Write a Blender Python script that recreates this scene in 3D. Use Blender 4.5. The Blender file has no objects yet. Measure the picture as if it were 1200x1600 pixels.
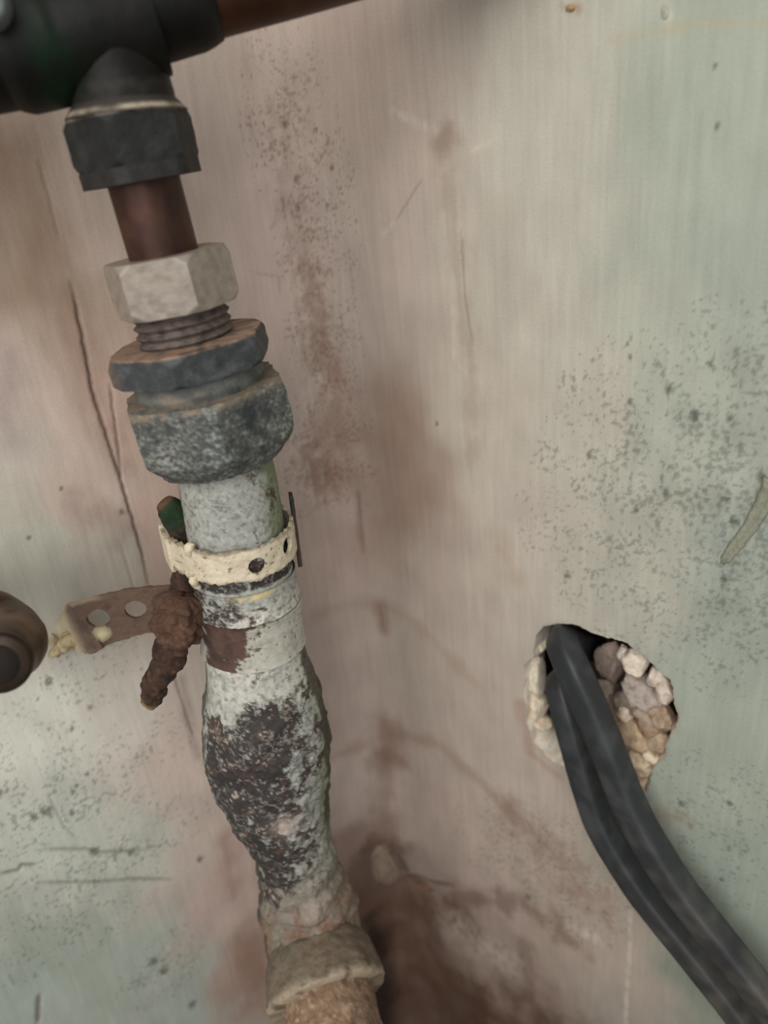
import bpy, math
import numpy as np
from mathutils import Vector, Matrix

S = bpy.context.scene
C = S.collection
rng = np.random.default_rng(7)

# ------------------------------------------------------------------ camera
W_, H_, F_ = 1200.0, 1600.0, 1155.0          # image frame and focal length in pixels (26 mm on a 36 mm tall sensor)
CAM_Z = 0.42
cam_d = bpy.data.cameras.new('camera')
cam = bpy.data.objects.new('camera', cam_d)
C.objects.link(cam)
cam_d.sensor_fit = 'VERTICAL'
cam_d.sensor_height = 36.0
cam_d.sensor_width = 27.0
cam_d.lens = F_ / H_ * 36.0
cam_d.clip_start = 0.005
cam_d.dof.use_dof = True
cam_d.dof.focus_distance = 0.190
cam_d.dof.aperture_fstop = 9.0
_up = Vector((260, -2459, -1155)).normalized() * -1.0      # world up seen in camera axes (pitched 25 deg down, 6 deg roll)
_fw = (Vector((0, 0, -1)) - _up * Vector((0, 0, -1)).dot(_up)).normalized()
_rt = _fw.cross(_up)
RW = Matrix((_rt, _fw, _up))                                # camera axes -> world axes (X right, Y forward, Z up)
cam.matrix_world = Matrix.Translation((0, 0, CAM_Z)) @ RW.to_4x4()
S.camera = cam

# ------------------------------------------------------------------ light
wd = bpy.data.worlds.new('room_light')
S.world = wd
wd.use_nodes = True
wd.node_tree.nodes['Background'].inputs[0].default_value = (0.98, 0.99, 1.0, 1)
wd.node_tree.nodes['Background'].inputs[1].default_value = 0.5


def area(name, loc, target, size, power, col):
    l = bpy.data.lights.new(name, 'AREA')
    l.shape = 'RECTANGLE'
    l.size, l.size_y = size
    l.energy = power
    l.color = col
    o = bpy.data.objects.new(name, l)
    C.objects.link(o)
    o.location = loc
    d = Vector(target) - Vector(loc)
    o.rotation_euler = d.to_track_quat('-Z', 'Y').to_euler()


area('window_daylight', (-0.25, -0.57, CAM_Z + 0.36), (0.0, 0.2, CAM_Z - 0.08), (0.95, 0.8), 8.2, (1.0, 0.97, 0.92))
S.view_settings.view_transform = 'Standard'
S.view_settings.look = 'None'
S.view_settings.gamma = 1
S.view_settings.use_curve_mapping = False
S.view_settings.exposure = 0.0


# ------------------------------------------------------------------ helpers
def ray(x, y):
    v = Vector((x - W_ / 2, -(y - H_ / 2), -F_))
    return np.array(RW @ v)


CAMP = np.array((0, 0, CAM_Z))
FWD = np.array(RW @ Vector((0, 0, -1)))


def on_plane(x, y, p0, n):
    """the point of a vertical plane that is seen at (x, y)"""
    d = ray(x, y)
    t = np.dot(np.array(p0) - CAMP, n) / np.dot(d, n)
    return CAMP + d * t


def mpp(p):
    """metres per pixel at a point"""
    return float(np.dot(np.asarray(p) - CAMP, FWD) / F_)


def srgb(r, g, b):
    c = np.array((r, g, b), float) / 255.0
    return np.where(c <= 0.04045, c / 12.92, ((c + 0.055) / 1.055) ** 2.4)


def sstep(a, b, x):
    t = np.clip((x - a) / (b - a), 0, 1)
    return t * t * (3 - 2 * t)


def _hash(ix, iy, iz, seed):
    h = (ix.astype(np.int64) * 374761393 + iy.astype(np.int64) * 668265263 + iz.astype(np.int64) * 2147483647 + seed * 974634777) & 0xFFFFFFFF
    h = ((h ^ (h >> 13)) * 1274126177) & 0xFFFFFFFF
    h = ((h ^ (h >> 16)) * 2246822519) & 0xFFFFFFFF
    return h ^ (h >> 15)


def noise2(x, y, seed=0):
    xi, yi = np.floor(x), np.floor(y)
    fx, fy = x - xi, y - yi
    ux, uy = fx * fx * fx * (fx * (fx * 6 - 15) + 10), fy * fy * fy * (fy * (fy * 6 - 15) + 10)
    z = np.zeros_like(xi)
    r = []
    for dx, dy in ((0, 0), (1, 0), (0, 1), (1, 1)):
        a = _hash(xi + dx, yi + dy, z, seed) / 4294967296.0 * 6.2831853
        r.append(np.cos(a) * (fx - dx) + np.sin(a) * (fy - dy))
    return ((r[0] * (1 - ux) + r[1] * ux) * (1 - uy) + (r[2] * (1 - ux) + r[3] * ux) * uy) * 1.5


def noise3(p, seed=0):
    i = np.floor(p)
    f = p - i
    u = f * f * f * (f * (f * 6 - 15) + 10)
    out = 0
    for dx in (0, 1):
        for dy in (0, 1):
            for dz in (0, 1):
                h = _hash(i[:, 0] + dx, i[:, 1] + dy, i[:, 2] + dz, seed)
                gx = (h & 1023) / 511.5 - 1
                gy = ((h >> 10) & 1023) / 511.5 - 1
                gz = ((h >> 20) & 1023) / 511.5 - 1
                w = (u[:, 0] if dx else 1 - u[:, 0]) * (u[:, 1] if dy else 1 - u[:, 1]) * (u[:, 2] if dz else 1 - u[:, 2])
                out = out + w * (gx * (f[:, 0] - dx) + gy * (f[:, 1] - dy) + gz * (f[:, 2] - dz))
    return out * 1.3


def fbm2(x, y, octs=4, seed=0, gain=0.5):
    a, s, o = 1.0, 0, 0
    for k in range(octs):
        o = o + a * noise2(x * 2 ** k + 17.3 * k, y * 2 ** k - 9.1 * k, seed + k)
        a *= gain
    return o


def fbm3(p, octs=4, seed=0, gain=0.5):
    a, o = 1.0, 0
    for k in range(octs):
        o = o + a * noise3(p * 2 ** k + 11.7 * k, seed + k)
        a *= gain
    return o


def lerp(a, b, t):
    return a + (b - a) * t[..., None]


def make_mesh(name, verts, faces, mat, parent=None, col=None, sharp=None, smooth=True, attrs=None, kind=None):
    me = bpy.data.meshes.new(name)
    v = np.asarray(verts, float)
    if isinstance(faces, np.ndarray):
        n = faces.shape[0]
        me.vertices.add(len(v))
        me.vertices.foreach_set('co', v.ravel())
        me.loops.add(n * faces.shape[1])
        me.loops.foreach_set('vertex_index', faces.ravel().astype(np.int32))
        me.polygons.add(n)
        me.polygons.foreach_set('loop_start', np.arange(0, n * faces.shape[1], faces.shape[1], dtype=np.int32))
        me.update(calc_edges=True)
        me.validate()
    else:
        me.from_pydata([tuple(p) for p in v], [], faces)
        me.update()
    if smooth:
        me.polygons.foreach_set('use_smooth', [True] * len(me.polygons))
        if sharp:
            me.set_sharp_from_angle(angle=math.radians(sharp))
    if col is not None:
        a = me.color_attributes.new('Col', 'FLOAT_COLOR', 'POINT')
        c4 = np.ones((len(v), 4))
        c4[:, :3] = np.clip(col, 0.002, 1)
        a.data.foreach_set('color', c4.ravel())
    for k, val in (attrs or {}).items():
        if val.ndim == 1:
            a = me.attributes.new(k, 'FLOAT', 'POINT')
            a.data.foreach_set('value', val.astype(float))
        else:
            a = me.attributes.new(k, 'FLOAT_VECTOR', 'POINT')
            a.data.foreach_set('vector', val.astype(float).ravel())
    me.materials.append(mat)
    o = bpy.data.objects.new(name, me)
    C.objects.link(o)
    if parent is not None:
        o.parent = parent
        o.matrix_parent_inverse = Matrix.Translation(-parent.location)
    if kind:
        o['kind'] = kind
    return o


def thing(name, label, cat, loc, group=None):
    o = bpy.data.objects.new(name, None)
    o.empty_display_size = 0.01
    C.objects.link(o)
    o.location = loc
    o['label'] = label
    o['category'] = cat
    if group:
        o['group'] = group
    return o


# ------------------------------------------------------------------ materials
def mat(name, color=None, rough=0.7, metal=0.0, var=0.25, nscale=600.0, bump=0.25, bscale=900.0, bdist=0.0004, stretch=None, spec=0.4, streak=None):
    """principled; colour from the painted wear attribute 'Col' (or one colour), broken up by noise, with fine bump"""
    m = bpy.data.materials.new(name)
    m.use_nodes = True
    nt = m.node_tree
    N, L = nt.nodes, nt.links
    b = N['Principled BSDF']
    b.inputs['Roughness'].default_value = rough
    b.inputs['Metallic'].default_value = metal
    b.inputs['Specular IOR Level'].default_value = spec
    tc = N.new('ShaderNodeTexCoord')
    src = tc.outputs['Object']
    if stretch:
        at = N.new('ShaderNodeAttribute')
        at.attribute_name = 'wuv'
        src = at.outputs['Vector']
    n1 = N.new('ShaderNodeTexNoise')
    n1.inputs['Scale'].default_value = nscale
    n1.inputs['Detail'].default_value = 5
    n1.inputs['Roughness'].default_value = 0.65
    L.new(src, n1.inputs['Vector'])
    rmp = N.new('ShaderNodeMapRange')
    rmp.inputs['From Min'].default_value = 0.25
    rmp.inputs['From Max'].default_value = 0.75
    rmp.inputs['To Min'].default_value = 1 - var
    rmp.inputs['To Max'].default_value = 1 + var
    L.new(n1.outputs['Fac'], rmp.inputs['Value'])
    fac = rmp.outputs['Result']
    if stretch:
        mp = N.new('ShaderNodeMapping')
        mp.inputs['Scale'].default_value = stretch
        L.new(src, mp.inputs['Vector'])
        n3 = N.new('ShaderNodeTexNoise')
        n3.inputs['Scale'].default_value = 1.0
        n3.inputs['Detail'].default_value = 4
        L.new(mp.outputs['Vector'], n3.inputs['Vector'])
        r3 = N.new('ShaderNodeMapRange')
        r3.inputs['From Min'].default_value = 0.3
        r3.inputs['From Max'].default_value = 0.7
        r3.inputs['To Min'].default_value = 1 - streak
        r3.inputs['To Max'].default_value = 1 + streak
        L.new(n3.outputs['Fac'], r3.inputs['Value'])
        mu = N.new('ShaderNodeMath')
        mu.operation = 'MULTIPLY'
        L.new(fac, mu.inputs[0])
        L.new(r3.outputs['Result'], mu.inputs[1])
        fac = mu.outputs[0]
    vm = N.new('ShaderNodeVectorMath')
    vm.operation = 'SCALE'
    if color is None:
        ca = N.new('ShaderNodeAttribute')
        ca.attribute_name = 'Col'
        L.new(ca.outputs['Color'], vm.inputs[0])
    else:
        vm.inputs[0].default_value = tuple(color)
    L.new(fac, vm.inputs['Scale'])
    L.new(vm.outputs['Vector'], b.inputs['Base Color'])
    n2 = N.new('ShaderNodeTexNoise')
    n2.inputs['Scale'].default_value = bscale
    n2.inputs['Detail'].default_value = 4
    L.new(src, n2.inputs['Vector'])
    bp = N.new('ShaderNodeBump')
    bp.inputs['Strength'].default_value = bump
    bp.inputs['Distance'].default_value = bdist
    L.new(n2.outputs['Fac'], bp.inputs['Height'])
    L.new(bp.outputs['Normal'], b.inputs['Normal'])
    return m


M_WALL = mat('stained_plaster', rough=0.85, var=0.07, nscale=1500, bump=0.18, bscale=1300, bdist=0.0003, stretch=(520, 34, 1), streak=0.05, spec=0.25)
M_FLOOR = mat('dirt_floor', srgb(88, 70, 56), rough=0.95, var=0.4, nscale=120, bump=0.6, bscale=200, bdist=0.003)
M_LEAD = mat('painted_lead', rough=0.72, var=0.22, nscale=1100, bump=0.4, bscale=1000, bdist=0.0004)
M_NUT = mat('corroded_nut', rough=0.62, metal=0.15, var=0.22, nscale=1300, bump=0.4, bscale=1200, bdist=0.0003)
M_GREYNUT = mat('grey_nut', rough=0.5, metal=0.25, var=0.07, nscale=900, bump=0.2, bscale=900, bdist=0.0003)
M_COPPER = mat('tarnished_copper', rough=0.42, metal=0.55, var=0.2, nscale=300, bump=0.08, bscale=700, bdist=0.0002)
M_VALVE = mat('valve_metal', rough=0.5, metal=0.0, spec=0.2, var=0.3, nscale=250, bump=0.25, bscale=500, bdist=0.0004)
M_STEEL = mat('dull_steel', srgb(150, 158, 160), rough=0.4, metal=0.6, var=0.15, nscale=500, bump=0.1)
M_DARK = mat('dark_recess', srgb(30, 24, 19), rough=0.9, var=0.2)
M_STRAP = mat('strap_metal', rough=0.6, metal=0.1, var=0.14, nscale=900, bump=0.3, bscale=1100, bdist=0.0003)
M_RUST = mat('rust', rough=0.9, var=0.35, nscale=700, bump=0.6, bscale=800, bdist=0.0006)
M_CABLE = mat('cable_sheath', rough=0.48, var=0.1, nscale=400, bump=0.1, bscale=900, bdist=0.0002)
M_PLASTER = mat('broken_plaster', rough=0.9, var=0.15, nscale=900, bump=0.5, bscale=900, bdist=0.0005)

# ------------------------------------------------------------------ walls: one inside corner with a soft plaster cove
ANG_L, ANG_R, COVE = math.radians(33), math.radians(-40), 0.017
CORNER_D = 0.236
_s = np.arange(-0.42, 0.42001, 0.0001)
_a = ANG_L + (ANG_R - ANG_L) * sstep(-COVE, COVE, _s)
_px, _py = np.cumsum(np.cos(_a)) * 1e-4, np.cumsum(np.sin(_a)) * 1e-4
_i0 = np.argmin(abs(_s))
_cr = ray(597, 1180)
_c0 = np.array((_cr[0], _cr[1])) / _cr[1] * CORNER_D
_px += _c0[0] - _px[_i0]
_py += _c0[1] - _py[_i0]


def wall_uv(x, y):
    """(s along the walls, height z) of the wall point seen at (x, y)"""
    d = ray(x, y)
    cr = _px * d[1] - _py * d[0]
    k = np.where(np.diff(np.sign(cr)) != 0)[0]
    k = k[0] if len(k) else np.argmin(abs(cr))
    t = (_px[k] * d[0] + _py[k] * d[1]) / (d[0] ** 2 + d[1] ** 2)
    return np.array((_s[k], CAM_Z + d[2] * t))


def wall_point(s, z, out=0.0):
    ang = np.interp(s, _s, _a)
    return np.stack([np.interp(s, _s, _px) + np.sin(ang) * out, np.interp(s, _s, _py) - np.cos(ang) * out, z + 0 * s], -1)


def wall_scale(x, y):
    u = wall_uv(x, y)
    return mpp(wall_point(np.array(u[0]), np.array(u[1])))


def on_wall(x, y, out):
    """point at a distance `out` off the wall that is seen at (x, y)"""
    u0 = wall_uv(x, y)
    ang = np.interp(u0[0], _s, _a)
    n = np.array((math.sin(ang), -math.cos(ang), 0))
    return on_plane(x, y, wall_point(np.array(u0[0]), np.array(u0[1])) + n * out, n)


def seg_dist(S_, Z_, pts):
    """distance to a polyline on the wall, and the position along it 0..1"""
    d = np.full(S_.shape, 9.0)
    al = np.zeros(S_.shape)
    for k in range(len(pts) - 1):
        a, b = pts[k], pts[k + 1]
        ab = b - a
        t = np.clip(((S_ - a[0]) * ab[0] + (Z_ - a[1]) * ab[1]) / (ab @ ab + 1e-12), 0, 1)
        q = np.hypot(S_ - a[0] - t * ab[0], Z_ - a[1] - t * ab[1])
        m = q < d
        d[m] = q[m]
        al[m] = (k + t[m]) / (len(pts) - 1)
    return d, al


# large patches of old distemper and bare plaster, some with shade painted in: where they sit on the wall and their colour
PATCH_L = [(20, 60, 150, 132, 118), (30, 230, 160, 138, 122), (30, 300, 148, 127, 107), (60, 450, 140, 119, 99), (10, 420, 146, 123, 103), (20, 560, 172, 152, 141), (85, 650, 182, 160, 148),
           (20, 740, 168, 160, 148), (60, 850, 164, 166, 152), (140, 880, 160, 158, 146), (190, 650, 172, 143, 128), (120, 560, 160, 134, 118), (150, 330, 172, 151, 140), (130, 230, 172, 152, 141), (300, 150, 162, 145, 134),
           (380, 350, 174, 153, 144), (420, 480, 174, 153, 143), (210, 820, 174, 142, 130), (130, 760, 176, 156, 144), (60, 1130, 186, 187, 175), (200, 1130, 184, 180, 168),
           (265, 1180, 182, 160, 150), (300, 1300, 186, 166, 155), (360, 1330, 178, 150, 140), (340, 1420, 180, 152, 143), (380, 1500, 150, 116, 100), (300, 1480, 160, 160, 150), (100, 1300, 176, 182, 170), (230, 1320, 176, 180, 168), (200, 1500, 152, 162, 152),
           (50, 1560, 148, 158, 148), (290, 1560, 146, 156, 148), (500, 1100, 176, 156, 145), (500, 880, 172, 150, 140), (545, 1230, 180, 162, 152), (470, 640, 172, 154, 144), (525, 1330, 138, 112, 98), (560, 1400, 108, 82, 66), (575, 1480, 84, 62, 48), (590, 1580, 56, 40, 31), (700, 1560, 92, 70, 56)]  # dark entries near the socket hold the shadow beside it, painted in
PATCH_R = [(560, 130, 172, 152, 139), (640, 300, 182, 165, 152), (560, 420, 178, 160, 149), (560, 560, 176, 158, 147), (610, 680, 158, 134, 119), (630, 760, 160, 136, 121), (740, 400, 180, 171, 156), (740, 650, 184, 173, 157),
           (850, 250, 180, 177, 162), (900, 600, 184, 178, 162), (1100, 200, 160, 168, 153), (1180, 380, 154, 164, 150), (1050, 620, 168, 173, 158), (1150, 900, 150, 159, 148), (820, 850, 186, 175, 160), (660, 900, 176, 158, 145),
           (700, 1030, 180, 164, 150), (720, 1150, 178, 161, 148), (660, 1250, 182, 160, 148), (770, 1370, 180, 158, 146), (850, 1200, 180, 164, 150), (1000, 880, 176, 174, 158), (1100, 1180, 150, 160, 146), (1150, 1400, 142, 154, 141),
           (860, 1450, 172, 150, 136), (950, 1500, 172, 156, 142), (760, 1480, 160, 136, 122), (820, 1590, 140, 114, 98), (650, 1480, 118, 90, 74), (660, 1590, 105, 80, 64), (980, 1590, 160, 148, 136), (1080, 1100, 154, 163, 150), (1120, 1560, 130, 138, 126)]  # low right-edge entries: algae tone, partly darkened as painted vignetting
# rust runs, tide marks, damp, one painted shadow: (points, width, colour, strength, noise scale, edge raggedness)
STAINS_AND_SHADE = [
    ([(440, 190), (462, 330), (484, 440), (500, 540), (515, 650), (508, 740)], 22, (128, 100, 82), 0.3, 300, 1.5),
    ([(484, 430), (497, 520), (510, 560)], 17, (120, 90, 72), 0.5, 420, 1.6),
    ([(482, 712), (500, 755)], 22, (116, 86, 68), 0.52, 400, 1.7),
    ([(520, 580), (535, 690), (520, 760)], 26, (136, 104, 86), 0.45, 160, 1.2),
    ([(610, 640), (640, 700), (620, 790), (580, 850)], 58, (144, 115, 98), 0.42, 90, 0.8),
    ([(596, 950), (600, 985)], 9, (118, 84, 64), 0.75, 200, 0.5),
    ([(560, 770), (566, 860)], 5, (120, 92, 78), 0.5, 120, 0.5),
    ([(608, 1135), (606, 1180)], 26, (118, 84, 66), 0.7, 120, 0.8),
    ([(600, 1180), (598, 1260), (604, 1320)], 17, (116, 88, 72), 0.55, 120, 0.8),
    ([(520, 1180), (560, 1166), (600, 1150), (680, 1160), (740, 1215), (800, 1280)], 13, (136, 107, 90), 0.45, 90, 1.1),
    ([(800, 1270), (830, 1300), (880, 1350), (930, 1410)], 30, (130, 104, 88), 0.5, 180, 1.4),
    ([(500, 960), (560, 945), (640, 965), (700, 1020), (745, 1070)], 12, (146, 122, 106), 0.35, 90, 1.1),
    ([(690, 210), (715, 400), (733, 560), (745, 720)], 14, (146, 126, 108), 0.34, 200, 1.5),
    ([(690, 225), (705, 215)], 17, (132, 110, 92), 0.5, 150, 1.0),
    ([(780, 860), (800, 900)], 24, (164, 140, 116), 0.5, 120, 1.0),
    ([(660, 1420), (720, 1405), (800, 1410), (870, 1440), (890, 1470)], 22, (100, 72, 56), 0.6, 120, 1.2),
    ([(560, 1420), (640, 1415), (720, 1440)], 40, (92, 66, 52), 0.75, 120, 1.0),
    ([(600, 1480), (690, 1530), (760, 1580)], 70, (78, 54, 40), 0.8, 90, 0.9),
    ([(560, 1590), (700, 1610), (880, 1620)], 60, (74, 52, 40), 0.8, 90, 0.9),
    ([(575, 1440), (600, 1500), (596, 1610)], 20, (28, 20, 16), 0.9, 90, 0.7),  # black shadow in the gap beside the bell socket, painted on the wall
    ([(820, 1480), (830, 1560)], 16, (100, 74, 58), 0.5, 120, 1.2),
    ([(570, 1330), (585, 1318), (625, 1325)], 16, (84, 58, 44), 0.7, 140, 1.0),
    ([(20, 240), (60, 340), (40, 470)], 46, (136, 106, 86), 0.45, 90, 0.9),
    ([(110, 470), (150, 600), (185, 720)], 24, (140, 108, 92), 0.4, 120, 1.0),
    ([(130, 790), (190, 830)], 26, (134, 106, 96), 0.4, 150, 1.2),
    ([(395, 1470), (405, 1560)], 26, (122, 92, 77), 0.5, 100, 0.8),
    ([(350, 1310), (365, 1400)], 12, (142, 108, 98), 0.5, 100, 1.0),
    ([(285, 1060), (300, 1130), (310, 1180)], 7, (130, 104, 98), 0.4, 100, 0.8),
    ([(1045, 1275), (1058, 1280)], 18, (138, 112, 88), 0.7, 140, 0.9),
    ([(1040, 1090), (1056, 1140)], 10, (160, 110, 92), 0.5, 140, 0.9),
    ([(815, 1100), (830, 1180), (870, 1210)], 9, (150, 112, 94), 0.5, 140, 0.9),
    ([(880, 10), (905, 14)], 7, (150, 118, 80), 0.7, 260, 1.3),
    ([(950, 62), (1060, 46), (1190, 40)], 7, (172, 160, 132), 0.45, 160, 0.9),
    ([(20, 690), (8, 560)], 20, (150, 132, 132), 0.45, 100, 0.8),
    ([(20, 1440), (120, 1470), (180, 1560)], 50, (140, 148, 134), 0.4, 90, 1.0),
]
# pale rubs and dribbles of limewash
PALE = [([(615, 175), (680, 205)], 6, 0.5), ([(740, 235), (765, 222)], 5, 0.6), ([(985, 1425), (983, 1500), (978, 1600)], 4, 0.55), ([(600, 365), (615, 350)], 4, 0.35), ([(895, 1455), (925, 1465)], 16, 0.5),
        ([(1035, 5), (1045, 25)], 9, 0.5), ([(1066, 760), (1066, 900)], 4, 0.25), ([(720, 1450), (790, 1500)], 40, 0.35), ([(705, 480), (708, 560)], 4, 0.35), ([(170, 960), (210, 1010)], 8, 0.2)]
# cracks: (points, half width px, depth mm, darkness)
CRACKS = [([(112, 442), (120, 480), (128, 520), (137, 570), (145, 612), (160, 660), (178, 715), (190, 750), (208, 812), (222, 860), (236, 925)], 2.8, 0.7, 0.72),
          ([(172, 600), (178, 650), (186, 710), (189, 745)], 2.0, 0.4, 0.5),
          ([(60, 250), (75, 300), (95, 380)], 2.5, 0.2, 0.22),
          ([(190, 850), (205, 900), (212, 925)], 2.0, 0.2, 0.2),
          ([(270, 1045), (290, 1110), (303, 1150)], 2.2, 0.3, 0.35),
          ([(0, 1366), (30, 1360), (35, 1352), (58, 1352)], 3.0, 0.5, 0.65),
          ([(70, 1328), (140, 1327), (155, 1332), (235, 1328)], 3.0, 0.4, 0.5),
          ([(60, 1380), (150, 1378), (210, 1373), (272, 1374)], 3.0, 0.4, 0.5),
          ([(62, 1555), (60, 1600)], 3.5, 0.5, 0.65),
          ([(634, 1368), (660, 1372), (672, 1378), (704, 1384)], 3.2, 0.8, 0.75),
          ([(660, 280), (640, 312), (620, 345)], 1.6, 0.2, 0.3),
          ([(720, 360), (726, 470), (738, 540)], 1.8, 0.2, 0.3),
          ([(560, 770), (567, 850)], 1.6, 0.2, 0.3),
          ([(400, 428), (436, 432), (440, 460)], 1.6, 0.15, 0.22),
          ([(820, 1280), (850, 1330)], 1.8, 0.2, 0.25),
          ([(75, 1240), (100, 1290), (120, 1310)], 1.8, 0.2, 0.3)]
# mould colonies: (x, y, rx, ry, density)
MOULD = [(1130, 760, 120, 150, 0.75), (1000, 760, 110, 130, 0.55), (930, 820, 90, 80, 0.40), (1150, 930, 80, 110, 0.65), (1180, 580, 60, 60, 0.55), (1180, 820, 60, 120, 0.9), (1060, 640, 90, 60, 0.5), (1000, 900, 100, 90, 0.40),
         (1120, 1300, 90, 110, 0.18), (90, 1260, 110, 70, 0.40), (160, 1350, 150, 40, 0.38), (60, 1130, 70, 40, 0.15), (260, 1510, 50, 40, 0.4), (30, 1240, 30, 40, 0.45), (800, 1340, 70, 70, 0.35), (850, 1390, 90, 60, 0.35), (180, 1200, 90, 50, 0.28),
         (150, 1040, 60, 50, 0.2), (130, 1420, 120, 60, 0.25)]
BROWN_SPECK = [(455, 200, 50, 80, 0.5), (490, 320, 50, 110, 0.42), (500, 440, 36, 70, 0.5), (510, 560, 40, 90, 0.45), (520, 690, 45, 80, 0.5), (495, 740, 40, 40, 0.6), (880, 1340, 80, 60, 0.3)]
DOTS = [(1118, 104, 4), (1122, 197, 5), (445, 193, 6), (495, 203, 4), (464, 280, 6), (520, 262, 4), (512, 320, 4), (466, 325, 3), (683, 662, 4), (980, 537, 4), (984, 558, 4), (985, 628, 6), (1045, 610, 8), (1148, 815, 9), (1135, 780, 7),
        (1040, 770, 6), (995, 795, 6), (888, 898, 6), (920, 712, 6), (1190, 745, 8), (1132, 905, 8), (1085, 650, 9), (1110, 570, 6), (1140, 655, 6), (75, 1066, 7), (78, 1060, 4), (140, 1105, 5), (112, 1138, 5), (75, 1268, 9), (55, 1278, 7), (148, 1330, 9),
        (205, 1332, 6), (113, 1270, 5), (240, 1502, 9), (256, 1516, 8), (300, 1568, 8), (312, 1342, 6), (825, 1402, 5), (0, 1240, 8), (115, 1238, 5), (136, 1210, 4), (1140, 1255, 6), (1128, 1375, 5), (95, 762, 4), (45, 840, 4), (190, 800, 5), (120, 1228, 4), (1065, 1255, 6)]
HOLE = [(838, 992), (850, 978), (872, 975), (895, 975), (908, 979), (920, 986), (933, 991), (945, 995), (958, 997), (967, 1001), (980, 1004), (990, 1013), (1003, 1022), (1012, 1030), (1024, 1041), (1036, 1055),
        (1049, 1063), (1053, 1075), (1052, 1088), (1055, 1104), (1061, 1122), (1057, 1137), (1046, 1152), (1040, 1166), (1041, 1180), (1028, 1192), (1018, 1204), (1016, 1220), (1011, 1236), (990, 1244), (960, 1250), (920, 1240),
        (893, 1220), (880, 1196), (868, 1192), (858, 1184), (846, 1170), (833, 1160), (829, 1143), (822, 1128), (823, 1110), (819, 1090), (821, 1066), (818, 1042), (824, 1034), (833, 1030), (834, 1012)]
hole_uv = np.array([wall_uv(*p) for p in HOLE])
# refine the outline with small chips
_h = []
for k in range(len(hole_uv)):
    a, b = hole_uv[k], hole_uv[(k + 1) % len(hole_uv)]
    for t in (0, 1 / 3, 2 / 3):
        j = 0 if t == 0 else 0.00022
        _h.append(a + (b - a) * t + rng.normal(0, 1, 2) * j)
hole_uv = np.array(_h)


def in_poly(x, y, poly):
    c = np.zeros(x.shape, bool)
    j = len(poly) - 1
    for i in range(len(poly)):
        xi, yi = poly[i]
        xj, yj = poly[j]
        hit = ((yi > y) != (yj > y)) & (x < (xj - xi) * (y - yi) / (yj - yi + 1e-15) + xi)
        c ^= hit
        j = i
    return c


def graded(a0, a1, f0, f1, fine, coarse):
    """1-D spacing: fine between f0 and f1, coarse outside"""
    l = [np.arange(f0, f1, fine)]
    if a0 < f0:
        l.insert(0, np.linspace(a0, f0, max(2, int((f0 - a0) / coarse) + 1))[:-1])
    if a1 > f1:
        l.append(np.linspace(f1, a1, max(2, int((a1 - f1) / coarse) + 1)))
    else:
        l.append(np.array([a1]))
    return np.concatenate(l)


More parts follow.
